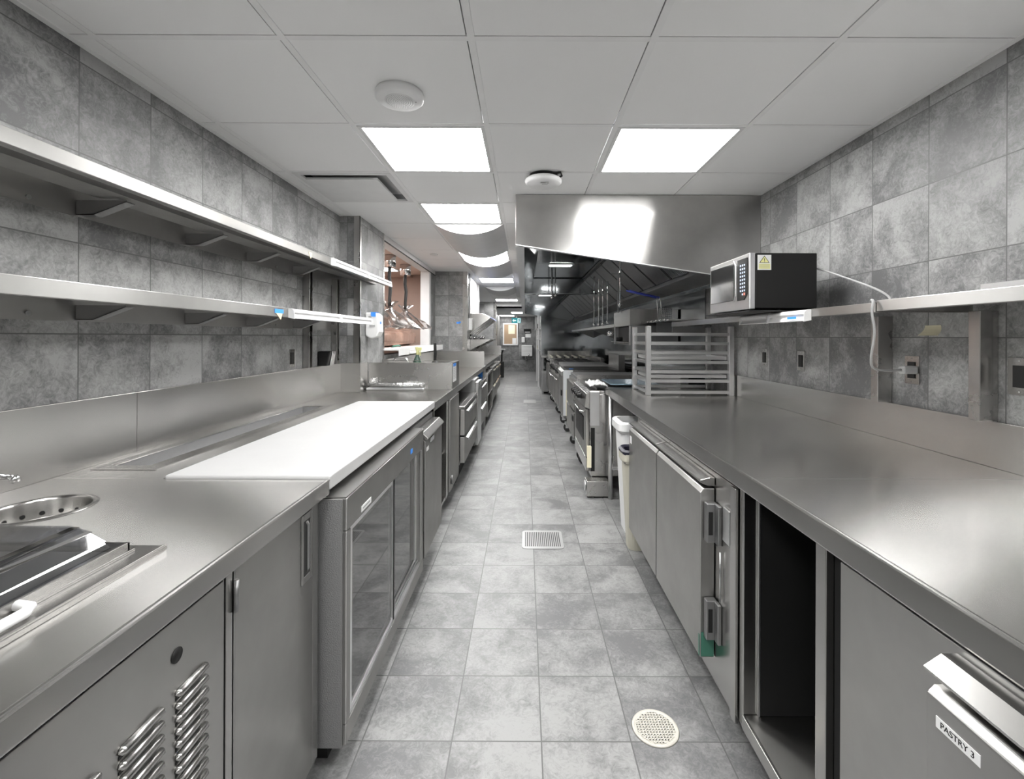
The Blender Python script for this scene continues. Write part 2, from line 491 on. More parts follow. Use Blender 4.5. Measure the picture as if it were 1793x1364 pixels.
# ---------------------------------------------------------------- curved diffusers
def barrel(r0, n, label):
    x0, x1 = xs[2] + .006, xs[3] - .006
    y0, y1 = ROW(r0) + .012, ROW(r0 + n) - .012
    t = thing('curved_air_diffuser', label, 'air diffuser', ((x0+x1)/2, (y0+y1)/2, CZ), 'curved metal air diffusers between lights')
    pts = []
    R = .60; half = (x1-x0)/2; drop = .090
    R = (half*half + drop*drop) / (2*drop); a = math.asin(half / R)
    for i in range(25):
        th = -a + 2*a*i/24
        pts.append(((x0+x1)/2 + R*math.sin(th), CZ + (R - drop) - R*math.cos(th)))
    s = MB()
    for i in range(24):
        p, q = pts[i], pts[i+1]
        f = s.bm.faces.new([s.bm.verts.new((p[0], y0, p[1])), s.bm.verts.new((q[0], y0, q[1])), s.bm.verts.new((q[0], y1, q[1])), s.bm.verts.new((p[0], y1, p[1]))])
    bmesh.ops.remove_doubles(s.bm, verts=s.bm.verts, dist=1e-5)
    for f in s.bm.faces: f.smooth = True
    s.build('perforated_face', 'barrel', t)
    for yy in (y0, y1):
        e = MB(); e.bm.faces.new([e.bm.verts.new((p[0], yy, p[1])) for p in pts]); e.build('end_plate', 'paint', t, label='white end plate')
barrel(4, 2, 'curved metal air diffuser nearest the camera, hanging from ceiling')
barrel(7, 2, 'curved metal air diffuser, second from the camera')
barrel(12, 2, 'curved metal air diffuser furthest away, past a flat light')

# plaque diffuser at left
t = thing('air_vent', 'white square plaque air vent in ceiling above left shelves', 'air vent', (-1.10, 3.07, CZ))
x0, x1, y0, y1 = xs[1]+.012, xs[2]-.012, ROW(2)+.012, ROW(3)-.012
f = MB(); e = .035
f.box(x0, x1, y0, y0+e, CZ-.002, CZ+.01); f.box(x0, x1, y1-e, y1, CZ-.002, CZ+.01); f.box(x0, x0+e, y0+e, y1-e, CZ-.002, CZ+.01); f.box(x1-e, x1, y0+e, y1-e, CZ-.002, CZ+.01)
f.build('frame', 'paint', t)
MB().box(x0+e, x1-e, y0+e, y1-e, CZ+.045, CZ+.05).build('throat', 'grey', t, label='grey recess of the vent')
MB().box(x0+.04, x1-.105, y0+.095, y1-.04, CZ-.010, CZ+.006).build('plaque', 'paint', t, bevel=.004)

# round speaker
t = thing('ceiling_speaker', 'round white ceiling speaker with perforated grille near left light', 'speaker', (-.503, 1.857, CZ))
MB().lathe([(0, .0), (.091, 0), (.095, -.012), (.094, -.026), (.086, -.034), (.0, -.034)], (-.503, 1.857, CZ), 48).build('housing', 'white', t)
g = MB(); g.lathe([(.058, -.034), (.058, -.0365), (.0, -.037)], (-.503, 1.857, CZ), 40)
gr = g.build('grille', 'white', t)
d = MB()
for ring in range(1, 7):
    n = ring * 7
    for k in range(n):
        a = 2*PI*k/n; r = ring * .0085
        d.cyl((-.503 + r*math.cos(a), 1.857 + r*math.sin(a), CZ-.0374), (-.503 + r*math.cos(a), 1.857 + r*math.sin(a), CZ-.0368), .0016, 6)
d.build('perforation', 'grey', gr)
MB().cyl((-.44, 1.865, CZ-.0355), (-.44, 1.865, CZ-.034), .003, 10).build('indicator', 'grey', t)

# wireless access point
t = thing('access_point', 'rounded white wireless device hanging on black bracket from ceiling by hood', 'wireless device', (.108, 2.82, CZ))
MB().lathe([(0, 0), (.085, 0), (.088, -.022), (0, -.022)], (.108, 2.80, CZ-.001), 32).build('bracket', 'black', t, label='black mounting bracket')
MB().lathe([(0, -.022), (.100, -.022), (.110, -.030), (.110, -.044), (.098, -.056), (0, -.059)], (.108, 2.80, CZ), 48).build('housing', 'white', t)
MB().tube([(.15, 2.74, CZ-.012), (.205, 2.72, CZ-.01), (.215, 2.75, CZ-.02), (.19, 2.77, CZ-.03)], .006).build('cable', 'black', t, label='black cable loop')
m_ = MB()
for i, (a, b) in enumerate(((-.018, .03), (-.02, .012), (.018, .032), (-.01, .024))):
    m_.box(.108+a, .108+b, 2.745+i*.012, 2.749+i*.012, CZ-.0600, CZ-.0585)
m_.build('print', 'grey', t)
o = MB().lathe([(0, -.008), (.045, -.008), (.048, 0), (0, 0)], (-1.08, 5.5, CZ-.001), 28).build('sprinkler_cover', 'paint')
tag(o, 'small round sprinkler cover plate in ceiling above pass-through', 'sprinkler cover')

# ================================================================== LEFT WORKTOPS
def hole_plate(mb, x0, x1, y0, y1, z, cx, cy, r, th):
    s = r + .03
    for a in ((x0, cx-s, y0, y1), (cx+s, x1, y0, y1), (cx-s, cx+s, y0, cy-s), (cx-s, cx+s, cy+s, y1)):
        if a[1]-a[0] > 1e-4 and a[3]-a[2] > 1e-4: mb.box(a[0], a[1], a[2], a[3], z-th, z)
    n = 48; I = []; O = []
    for k in range(n):
        a = 2*PI*(k+.0)/n; c, q = math.cos(a), math.sin(a); m = max(abs(c), abs(q))
        I.append(mb.bm.verts.new((cx + r*c, cy + r*q, z))); O.append(mb.bm.verts.new((cx + s*c/m, cy + s*q/m, z)))
    for k in range(n):
        mb.bm.faces.new((I[k], I[(k+1)%n], O[(k+1)%n], O[k]))

LF, LZ = -.61, .931
t = thing('near_left_worktop', 'stainless worktop nearest the camera on the left with round inset', 'worktop', (-1.05, .4, LZ))
mb = MB(); hole_plate(mb, LX+.004, LF, -1.2, 1.46, LZ, -1.245, 1.20, .100, .004)
mb.build('top', 'top', t, recalc=False)
MB().box(LF-.014, LF, -1.2, 1.46, LZ-.048, LZ+.0006).build('edge', 'steel', t, bevel=.005, seg=3)
MB().box(LX+.01, LF-.015, 1.456, 1.46, LZ-.048, LZ-.0005).build('end_edge', 'steel', t)
tag(MB().box(LX+.001, LX+.018, -1.2, 1.78, LZ+.0005, 1.163).build('backsplash_panel', 'splash', bevel=.0015), 'stainless backsplash panel on left wall nearest the camera', 'backsplash')
b = MB().lathe([(.112, .0008), (.108, .004), (.101, .004), (.0975, .0), (.0965, -.004), (.0960, -.046), (.0958, -.048), (.094, -.052), (.088, -.053), (.0875, -.0532), (.087, -.09), (.0, -.095)], (-1.245, 1.20, LZ), 48)
bo = b.build('round_sink', 'steel', t)
dk = MB()
for k in range(16):
    a = 2*PI*k/16
    cx, cy = -1.245 + .0965*math.cos(a), 1.20 + .0965*math.sin(a)
    dk.cyl((cx, cy, LZ-.036), (cx - .0015*math.cos(a), cy - .0015*math.sin(a), LZ-.036), .0058, 14)
dk.build('hole', 'black', bo)
# little tap at the far side of the round sink
t = thing('tap', 'small chrome tap at the left edge beside round sink', 'tap', (-1.43, 1.22, LZ))
MB().cyl((-1.43, 1.22, LZ), (-1.43, 1.22, LZ+.09), .010).build('stem', 'chrome', t)
MB().tube([(-1.43, 1.22, LZ+.085), (-1.415, 1.235, LZ+.075), (-1.385, 1.26, LZ+.062)], .008).build('spout', 'chrome', t)
MB().cyl((-1.385, 1.26, LZ+.066), (-1.38, 1.265, LZ+.05), .011).build('aerator', 'chrome', t)

# warmer tray with tinted lid
t = thing('lidded_food_well', 'drop-in stainless food well with tinted clear lid on near left worktop', 'food well', (-1.02, .5, LZ))
f = MB(); y1 = .975
f.box(-1.17, -.748, -.3, y1, LZ+.0005, LZ+.010)
f.box(-.752, -.748, -.3, y1, LZ+.010, LZ+.014)
f.build('base_plate', 'steel', t, bevel=.001)
r = MB(); y2 = .945
r.box(-.806, -.80, -.3, y2, LZ+.010, LZ+.030); r.box(-1.17, -.80, y2-.006, y2, LZ+.010, LZ+.030)
r.box(-.812, -.794, -.3, y2+.006, LZ+.010, LZ+.015)
r.build('rim', 'steel', t, bevel=.001)
MB().box(-1.17, -.808, -.3, y2-.008, LZ+.0105, LZ+.013).build('inner_pan', 'dull', t)
l = MB()
prof = [(-.812, LZ+.030), (-.822, LZ+.044), (-.848, LZ+.062), (-.872, LZ+.072), (-.885, LZ+.074), (-1.17, LZ+.076)]
for (a, b_) in zip(prof, prof[1:]):
    l.quad((a[0], -.3, a[1]), (b_[0], -.3, b_[1]), (b_[0], y2-.035, b_[1]), (a[0], y2-.03, a[1]))
# sloped far end of the lid
endp = [(-.812, LZ+.030), (-.822, LZ+.044), (-.848, LZ+.062), (-.872, LZ+.072), (-.885, LZ+.074), (-1.17, LZ+.076), (-1.17, LZ+.030)]
l.quad((-.812, y2-.03, LZ+.030), (-.872, y2-.035, LZ+.072), (-1.17, y2-.035, LZ+.076), (-1.17, y2-.01, LZ+.030))
bmesh.ops.remove_doubles(l.bm, verts=l.bm.verts, dist=1e-4)
for fc in l.bm.faces: fc.smooth = True
l.build('lid', 'lid', t, label='tinted clear lid')
MB().tube([(-.80, .56, LZ+.022), (-.775, .565, LZ+.022), (-.766, .58, LZ+.022), (-.766, .715, LZ+.022), (-.775, .73, LZ+.022), (-.80, .735, LZ+.022)], .0085).build('handle', 'white', t, label='pale curved handle')

# prep unit: strip with the cold rail behind the cutting board
t = thing('prep_rail', 'long stainless cold rail recess behind the white cutting board', 'food rail', (-1.3, 2.3, LZ))
WX0, WX1, WY0, WY1 = -1.415, -1.285, 1.60, 2.97
mb = MB()
mb.box(LX+.001, WX0, 1.462, 3.168, LZ-.004, LZ); mb.box(WX1, -1.135, 1.462, 3.168, LZ-.004, LZ)
mb.box(WX0, WX1, 1.462, WY0, LZ-.004, LZ); mb.box(WX0, WX1, WY1, 3.168, LZ-.004, LZ)
mb.build('top', 'top', t, bevel=.001)
mb = MB()
for a in ((WX0-.03, WX0-.002, 1.55, 3.03), (WX1+.002, WX1+.06, 1.55, 3.03), (WX0-.002, WX1+.002, 1.55, WY0-.002), (WX0-.002, WX1+.002, WY1+.002, 3.03)):
    mb.box(a[0], a[1], a[2], a[3], LZ, LZ+.004)
mb.build('rim', 'steel', t, bevel=.001)
mb = MB(); d_ = .058
mb.box(WX0-.003, WX0, WY0-.003, WY1+.003, LZ-d_, LZ-.002); mb.box(WX1, WX1+.003, WY0-.003, WY1+.003, LZ-d_, LZ-.002)
mb.box(WX0, WX1, WY0-.003, WY0, LZ-d_, LZ-.002); mb.box(WX0, WX1, WY1, WY1+.003, LZ-d_, LZ-.002)
mb.box(WX0, WX1, WY0, WY1, LZ-d_-.003, LZ-d_)
mb.build('well', 'textured', t, label='grey textured recess walls')
tag(MB().box(LX+.001, LX+.018, 1.782, 3.751, LZ+.0005, 1.163).build('backsplash_panel', 'splash', bevel=.0015), 'stainless backsplash panel on left wall behind the white board', 'backsplash')

o = MB().box(-1.13, LF, 1.462, 3.165, LZ-.035, LZ+.010).build('cutting_board', 'board', bevel=.005)
tag(o, 'long thick white cutting board covering the prep counter', 'cutting board')

# third worktop, up to the pier and on to the cross wall
t = thing('sink_worktop', 'stainless worktop on the left running from cutting board past the pier', 'worktop', (-1.0, 5, LZ))
MB().box(-1.325, LF, 3.17, 6.904, LZ-.004, LZ).build('top', 'top', t)
MB().box(LF-.014, LF, 3.17, 6.904, LZ-.058, LZ+.0006).build('edge', 'steel', t, bevel=.005, seg=3)
tag(MB().box(LX+.001, -1.3255, 3.17, 3.75, LZ-.004, LZ).build('corner_worktop', 'top'), 'small stainless worktop corner between left wall and tiled pier', 'worktop')
tag(MB().box(LX+.001, -1.326, 3.752, 3.766, LZ+.0005, 1.163).build('backsplash_panel', 'splash'), 'short stainless backsplash on the front of the tiled pier', 'backsplash')
tag(MB().box(-1.339, -1.3255, 3.767, 3.939, LZ+.0005, 1.163).build('backsplash_panel', 'splash'), 'narrow stainless strip on pier side meeting the splash guard', 'backsplash')
tag(MB().box(-1.339, -1.3265, 4.36, 6.903, LZ+.0005, 1.163).build('backsplash_panel', 'splash'), 'stainless backsplash below the pass-through ledge', 'backsplash')
tag(MB().box(-1.326, -.602, 6.905, 6.93, LZ+.0005, 1.163).build('backsplash_panel', 'splash'), 'stainless splash panel across the end of the sink worktop', 'backsplash')
t = thing('splash_guard', 'tall stainless splash guard box standing across the left worktop before sink', 'splash guard', (-.97, 4.1, LZ))
MB().box(-1.322, -.614, 3.94, 3.955, LZ+.0005, 1.153).build('front_panel', 'steelx', t, bevel=.001)
MB().box(-.630, -.614, 3.956, 4.35, LZ+.0005, 1.153).build('side_panel', 'steel', t, bevel=.001)
mb = MB(); mb.box(-1.322, -.614, 3.94, 3.975, 1.1535, 1.157); mb.box(-.66, -.614, 3.976, 4.35, 1.1535, 1.157); mb.box(-1.322, -.662, 4.32, 4.35, 1.1535, 1.157)
mb.build('top_rim', 'steel', t)
card = MB().box(-.6135, -.6125, 3.985, 4.17, .99, 1.145).build('notice_card', 'sticker', t, label='white printed card')
MB().box(-.6123, -.6118, 3.99, 4.15, 1.122, 1.148).build('tape', 'blue', card, label='blue tape')
pm = MB()
for i in range(7): pm.box(-.6123, -.6120, 4.0, 4.15, 1.10-.014*i, 1.103-.014*i)
pm.build('print', 'grey', card)

# foil-covered tray on the worktop
t = thing('foil_roll_dispenser', 'shiny foil roll dispenser bar lying against the splash guard', 'foil dispenser', (-1.08, 3.88, LZ))
MB().cyl((-1.31, 3.90, LZ+.045), (-.84, 3.90, LZ+.045), .017, 24).build('roll', 'foil', t)
MB().box(-1.315, -.835, 3.855, 3.93, LZ+.0005, LZ+.022).build('tray', 'alu', t, bevel=.008, seg=3)
mb = MB(); bmesh.ops.create_icosphere(mb.bm, subdivisions=3, radius=.035, matrix=Matrix.Translation((-1.265, 3.90, LZ+.075)))
for v in mb.bm.verts:
    v.co += Vector((random.uniform(-1, 1), random.uniform(-1, 1), random.uniform(-1, 1))) * .007
    v.co.z = LZ+.075 + (v.co.z - LZ-.075) * .7
mb.build('crumpled_foil', 'foil', t)
# taps behind the splash guard
t = thing('sink_faucet', 'arched chrome faucet behind the splash guard', 'faucet', (-1.27, 4.6, LZ))
pts = [(-1.27, 4.6, LZ), (-1.27, 4.6, 1.10)]
pts = [(-1.30, 4.6, LZ), (-1.30, 4.6, 1.12)] + [(-1.225 - .075*math.cos(a), 4.6, 1.12 + .055*math.sin(a)) for a in [PI*i/10 for i in range(1, 11)]] + [(-1.15, 4.6, 1.06)]
MB().tube(pts, .009).build('spout', 'chrome', t)
MB().lathe([(0, 0), (.025, 0), (.022, .03), (.012, .04)], (-1.30, 4.6, LZ), 20).build('base', 'chrome', t)
t = thing('spray_bottle', 'spray bottle with yellow-green trigger head behind the splash guard', 'spray bottle', (-1.12, 4.85, LZ))
MB().lathe([(0, 0), (.042, 0), (.044, .01), (.044, .17), (.030, .22), (.016, .245), (.016, .26), (0, .26)], (-1.12, 4.85, LZ), 24, close=False).build('bottle', 'darkgreen', t, label='dark green bottle')
MB().box(-1.135, -1.075, 4.838, 4.862, LZ+.305, LZ+.335).cyl((-1.115, 4.85, LZ+.26), (-1.115, 4.85, LZ+.31), .018).prism([(-1.145, LZ+.335), (-1.12, LZ+.345), (-1.10, LZ+.33), (-1.13, LZ+.30)], 'y', 4.84, 4.86).build('trigger_head', 'yellow', t, bevel=.003, label='yellow-green trigger head')
MB().prism([(-1.09, LZ+.305), (-1.08, LZ+.305), (-1.085, LZ+.25), (-1.095, LZ+.25)], 'y', 4.845, 4.855).build('trigger', 'yellow', t)
t = thing('scrub_brush', 'scrub brush with upright black handle standing behind splash guard', 'brush', (-.965, 5.0, LZ))
MB().tube([(-.965, 5.0, 1.12), (-.962, 5.0, 1.2), (-.965, 5.0, 1.31)], .016, 14).build('handle', 'black', t, bevel=.004)
MB().lathe([(0, 0), (.07, 0), (.075, .02), (.05, .15), (.02, .195), (0, .2)], (-.965, 5.0, LZ), 24).build('head', 'rubber', t)

# ---------------------------------------------------------------- shelves on left wall
def wall_shelf(label, y0, y1, z0, zt, side=-1):
    X0, X1 = LX, -1.21
    t = thing('wall_shelf', label, 'shelf', (-1.35, (y0+y1)/2, z0), 'wall shelves over the left worktop')
    MB().box(X0+.004, X1-.002, y0, y1, zt-.003, zt).build('shelf_board', 'steel', t)
    MB().box(X1-.004, X1, y0, y1, z0, zt+.001).box(X1-.028, X1-.004, y0, y1, z0, z0+.003).box(X1-.030, X1-.027, y0, y1, z0, z0+.012).build('front_lip', 'lip', t, bevel=.002)
    MB().box(X0+.085, X1-.10, y0, y1, zt-.030, zt-.004).build('stiffener', 'lip', t)
    MB().box(X0+.0005, X0+.003, y0, y1, z0-.05, zt).build('wall_rail', 'lip', t)
    bl = MB()
    y = .95
    for yb in (1.55, 2.05, 2.50, 3.0):
        if yb > y1: continue
        a = MB(); a.prism([(X0+.004, z0-.045), (X0+.06, z0-.045), (X0+.17, z0-.002), (X0+.17, z0+.004), (X0+.004, z0+.004)], 'y', yb, yb+.004)
        a.prism([(X0+.004, z0-.045), (X0+.06, z0-.045), (X0+.17, z0-.002), (X0+.17, z0+.001), (X0+.06, z0-.042), (X0+.004, z0-.042)], 'y', yb, yb+.035)
        a.build('bracket', 'dull', t)
    for yb in (.9, 1.4, 2.1, 2.8):
        MB().cyl((X0+.003, yb, z0-.03), (X0+.008, yb, z0-.03), .007, 10).build('bolt', 'dull', t)
    return t
us = wall_shelf('upper of the two long stainless shelves on the left wall', -1.2, 4.10, 1.826, 1.865)
ls = wall_shelf('lower of the two long stainless shelves on the left wall', -1.2, 3.60, 1.476, 1.522)
MB().prism([(2.60, 1.852), (2.64, 1.852), (2.635, 1.83), (2.625, 1.815), (2.61, 1.83)], 'x', -1.2095, -1.2085).build('tape', 'tan', us, label='strip of cream masking tape')
MB().box(-1.2095, -1.2085, 2.25, 2.33, 1.492, 1.512).build('tape', 'blue', ls, label='strip of blue tape')
MB().prism([(2.26, 1.492), (2.32, 1.492), (2.305, 1.46)], 'x', -1.2093, -1.2083).build('tape', 'tan', ls, label='strip of cream masking tape')
def ticket_rail(label, x, y0, y1, z, s=1):
    """s=+1: rail faces +x"""
    t = thing('ticket_rail', label, 'ticket rail', (x, (y0+y1)/2, z), 'ticket rails clipped to shelf fronts')
    p = [(x, z+.022), (x+s*.016, z+.022), (x+s*.026, z+.014), (x+s*.026, z+.004), (x+s*.018, z-.002), (x+s*.018, z-.008), (x+s*.030, z-.026), (x+s*.026, z-.029), (x, z-.020)]
    MB().prism(p, 'y', y0, y1).build('rail', 'white', t, bevel=.001)
    for yy in (y0-.004, (y0+y1)/2, y1+.001):
        MB().prism([(x, z+.024), (x+s*.018, z+.024), (x+s*.030, z+.012), (x+s*.034, z-.031), (x, z-.024)], 'y', yy, yy+.003 if yy != (y0+y1)/2 else yy+.012).build('end_cap', 'white', t)
    return t
ticket_rail('white plastic ticket rail on the front of the lower left shelf', -1.209, 2.38, 3.60, 1.498)
ticket_rail('white plastic ticket rail on the front of the upper left shelf', -1.209, 2.90, 4.12, 1.846)
for yy, nm in ((3.14, 'steel shelf post on left wall nearer the camera'), (3.60, 'steel shelf post on left wall beside the pier')):
    t = thing('shelf_post', nm, 'shelf post', (LX, yy, 1.16), 'steel posts behind the left shelves')
    MB().box(LX+.0005, LX+.045, yy, yy+.003, 1.164, 1.826).box(LX+.0005, LX+.003, yy, yy+.05, 1.164, 1.826).box(LX+.0005, LX+.045, yy+.047, yy+.05, 1.164, 1.826).build('channel', 'steelx', t)
    MB().box(LX+.042, LX+.046, yy+.003, yy+.01, 1.164, 1.82).build('flange', 'steel', t)
t = thing('wall_outlet', 'steel outlet plate low on left wall behind backsplash', 'outlet', (LX, 3.0, 1.24), 'electrical outlets on the tiled walls')
MB().box(LX, LX+.004, 2.96, 3.03, 1.18, 1.295).build('plate', 'steel', t, bevel=.001)
MB().box(LX+.004, LX+.007, 2.975, 3.015, 1.20, 1.275).build('socket', 'black', t, label='black socket')
t = thing('wall_device', 'glossy black device with silver side standing at left backsplash corner', 'device', (-1.45, 3.4, 1.165))
MB().prism([(-1.495, 1.164), (-1.43, 1.164), (-1.405, 1.27), (-1.495, 1.27)], 'y', 3.36, 3.40).build('body', 'black', t, bevel=.006)
MB().prism([(-1.495, 1.164), (-1.42, 1.164), (-1.40, 1.274), (-1.495, 1.274)], 'y', 3.402, 3.46).build('silver_housing', 'chrome', t, bevel=.004, label='silver housing')
t = thing('soap_dispenser', 'white rounded soap dispenser with blue tape on the tiled pier', 'soap dispenser', (PX, 4.0, 1.36))
MB().prism([(PX+.001, 1.58), (-1.255, 1.58), (-1.228, 1.555), (-1.222, 1.42), (-1.245, 1.375), (-1.29, 1.36), (PX+.001, 1.385)], 'y', 3.90, 4.03).build('housing', 'white', t, bevel=.012, seg=4)
MB().box(-1.30, -1.25, 3.91, 3.99, 1.581, 1.583).box(-1.29, -1.25, 3.897, 3.899, 1.545, 1.583).build('tape', 'blue', t, label='blue tape')
MB().box(-1.31, -1.285, 3.896, 3.899, 1.52, 1.55).build('window', 'grey', t, label='grey level window')
MB().box(-1.2215, -1.2205, 3.93, 3.96, 1.485, 1.505).build('logo', 'blue', t)
MB().box(-1.30, -1.255, 3.893, 3.899, 1.46, 1.475).build('push_tab', 'grey', t)

# ---------------------------------------------------------------- left under-counter units
CF = -.635
t = thing('louvred_cabinet', 'stainless cabinet with louvred vent panel at bottom left', 'cabinet', (-1.05, .2, .08))
MB().box(LX+.01, CF-.004, -1.2, .992, .08, LZ-.05).build('body', 'dull', t)
pn = MB(); pn.box(CF-.0035, CF, -1.2, .985, .10, .862); p_ = pn.build('vent_panel', 'door', t, bevel=.0015)
MB().lathe([(.0135, 0), (.0135, .002), (0, .002)], (CF-.0005, .852, .795), 24, ax='x').build('lock_hole', 'void', p_)
def slat(y0, y1, z):
    s = MB(); seg = 12; prof = []
    r = .0075
    n = 8
    rings = []
    ys = [y0, y0+.003, y0+.009, y1-.004, y1]
    sc_ = [0.05, .75, 1.0, 1.0, .6]
    for yy, k in zip(ys, sc_):
        ring = []
        for i in range(n+1):
            a = -PI/2 + PI*i/n
            # hood shape: bulging out, open at the bottom
            ring.append(s.bm.verts.new((CF + .001 + .0095*k*math.cos(a)**.8 if abs(math.cos(a)) > 1e-6 else CF+.001, yy, z + r*k*math.sin(a))))
        rings.append(ring)
    for A, B in zip(rings, rings[1:]):
        for i in range(n):
            f = s.bm.faces.new((A[i], A[i+1], B[i+1], B[i])); f.smooth = True
    return s
for ci, (a, b_) in enumerate(((.848, .930), (.728, .817), (.605, .695), (.48, .57))):
    for k in range(14):
        z = .724 - .0236*k
        q = slat(a, b_, z).build('louvre', 'steel', p_)
        MB().box(CF+.0002, CF+.0012, a+.002, b_-.002, z-.0115, z-.0065).build('slot', 'void', q)
t = thing('cabinet_door_unit', 'stainless cupboard with recessed pull and hinge left of glass fridge', 'cabinet', (-1.05, 1.2, .08))
MB().box(LX+.01, CF-.021, .996, 1.44, .08, LZ-.105).box(CF-.02, CF-.002, .996, 1.018, .08, LZ-.05).box(CF-.02, CF-.002, 1.405, 1.44, .08, LZ-.05).build('body', 'steel', t, bevel=.001)
MB().box(LX+.01, CF-.06, .996, 1.44, .0, .079).build('kick_plate', 'dull', t)
dr = MB().box(CF-.019, CF, 1.022, 1.402, .085, .868).build('door', 'door', t, bevel=.002)
MB().cyl((CF+.004, 1.022, .775), (CF+.004, 1.022, .845), .0055, 12).build('hinge', 'dull', dr)
hd = MB(); hd.box(CF, CF+.003, 1.325, 1.337, .665, .865).box(CF, CF+.003, 1.378, 1.39, .665, .865).box(CF, CF+.003, 1.337, 1.378, .665, .685).box(CF, CF+.003, 1.337, 1.378, .845, .865)
h_ = hd.build('recessed_pull', 'steel', dr, bevel=.001)
MB().box(CF+.0002, CF+.001, 1.337, 1.378, .685, .845).build('recess', 'iron', dr)
MB().prism([(CF+.001, .69), (CF+.006, .70), (CF+.006, .83), (CF+.001, .84)], 'y', 1.352, 1.366).build('grip', 'chrome', dr)

# glass-door undercounter fridge
GF = -.56
t = thing('glass_door_fridge', 'undercounter fridge with two sliding glass doors below white cutting board', 'fridge', (-.9, 2.0, 0))
Y0, Y1, zb, zt = 1.472, 2.585, .085, .868
cb = MB(); cb.box(LX+.02, GF-.012, Y0-.010, Y0-.001, zb, zt-.002); cb.box(LX+.02, GF-.05, Y1-.012, Y1, zb, zt-.002)
cb.box(LX+.02, LX+.04, Y0+.012, Y1-.012, zb, zt-.002); cb.box(LX+.04, GF-.05, Y0+.012, Y1-.012, zb, zb+.02); cb.box(LX+.04, GF-.05, Y0+.012, Y1-.012, zt-.02, zt-.002)
cb.build('cabinet', 'textured', t, label='textured grey cabinet walls')
fr = MB()
fr.box(GF-.05, GF, Y0, Y1, zt-.105, zt); fr.box(GF-.05, GF, Y0, Y1, zb, zb+.065)
fr.box(GF-.05, GF, Y0, Y0+.035, zb+.065, zt-.105); fr.box(GF-.05, GF, Y1-.055, Y1, zb+.065, zt-.105)
fr.build('front_frame', 'door', t, bevel=.004)
MB().box(-1.12, GF-.002, Y0, Y1, zt, zt+.004).build('top_ledge', 'steel', t)
# runners
rn = MB(); rn.box(GF-.045, GF-.002, Y0+.035, Y1-.055, zb+.065, zb+.072); rn.box(GF-.02, GF-.016, Y0+.035, Y1-.055, zb+.072, zb+.082)
rn.build('door_track', 'dull', t)
def gdoor(a, b_, x, gap):
    g = MB(); e = .022
    z0, z1 = zb+.073, zt-.106
    g.box(x-.012, x, a, a+e, z0, z1); g.box(x-.012, x, b_-e, b_, z0, z1); g.box(x-.012, x, a+e, b_-e, z0, z0+e*.7); g.box(x-.012, x, a+e, b_-e, z1-e*.7, z1)
    d = g.build('sliding_door', 'alu', t, bevel=.001)
    MB().box(x-.008, x-.005, a+e, b_-e, z0+e*.7, z1-e*.7).build('pane', 'glass', d)
    MB().box(x, x+.003, b_-.010 if gap else a+.004, b_-.004 if gap else a+.012, z0, z1).build('gasket', 'black', d, label='black rubber gasket')
gdoor(Y0+.036, 2.02, GF-.004, True)
gdoor(1.98, Y1-.056, GF-.026, False)
MB().box(LX+.04, GF-.06, Y0+.013, Y1-.013, .47, .475).build('wire_shelf', 'alu', t)
nm = MB().box(GF+.0002, GF+.0015, 1.60, 1.70, .775, .795).build('name_plate', 'sticker', t, label='small white name plate')
MB().box(GF+.0016, GF+.0019, 1.612, 1.688, .782, .788).build('print', 'grey', nm)
MB().box(GF+.0002, GF+.001, 2.29, 2.33, .80, .822).build('tape', 'blue', t, label='blue tape')
MB().box(LX+.02, GF-.08, Y0+.05, Y1-.05, 0, .084).build('plinth', 'void', t, label='black plinth')

# solid-door fridge next to it
t = thing('solid_door_fridge', 'undercounter fridge with single steel door right of the glass fridge', 'fridge', (-.9, 2.87, 0))
MB().box(LX+.02, -.625, 2.59, 3.16, .10, .87).build('cabinet', 'dull', t)
MB().box(LX+.02, -.68, 2.62, 3.12, 0, .10).build('plinth', 'void', t, label='black plinth')
dr = MB().prism([(-.62, .14), (GF+.006, .14), (GF+.006, .79), (GF-.003, .80), (-.62, .80)], 'y', 2.60, 3.12).build('door', 'door', t, bevel=.002)
MB().prism([(-.66, .806), (-.575, .806), (-.545, .80), (-.538, .812), (-.57, .842), (-.66, .842)], 'y', 2.60, 3.12).build('top_handle', 'steel', dr, bevel=.002)
MB().box(-.552, -.549, 2.72, 2.83, .76, .785).build('name_plate', 'chrome', dr, label='chrome name plate')
MB().box(-.5535, -.5525, 2.63, 2.69, .73, .752).build('sticker', 'sticker', dr, label='white sticker')

# open shelving after it
t = thing('open_shelf_cabinet', 'open steel cabinet with one middle shelf under left worktop', 'cabinet', (-.95, 3.45, 0))
mb = MB(); mb.box(LX+.02, -.62, 3.18, 3.20, .10, .87); mb.box(LX+.02, -.615, 3.66, 3.74, .10, .87); mb.box(-1.3, -.62, 3.2, 3.66, .10, .125); mb.box(-1.32, -1.30, 3.2, 3.66, .1, .87)
mb.build('body', 'steel', t)
MB().box(-1.3, -.64, 3.2, 3.66, .46, .48).build('shelf', 'steel', t)
MB().box(-1.3, -.7, 3.2, 3.7, 0, .10).build('plinth', 'void', t)
MB().box(-1.297, -1.29, 3.201, 3.659, .126, .868).box(-1.29, -.66, 3.201, 3.204, .126, .868).build('lining', 'void', t, label='black sheets that darken the interior')  # black sheets keep the open interior dark

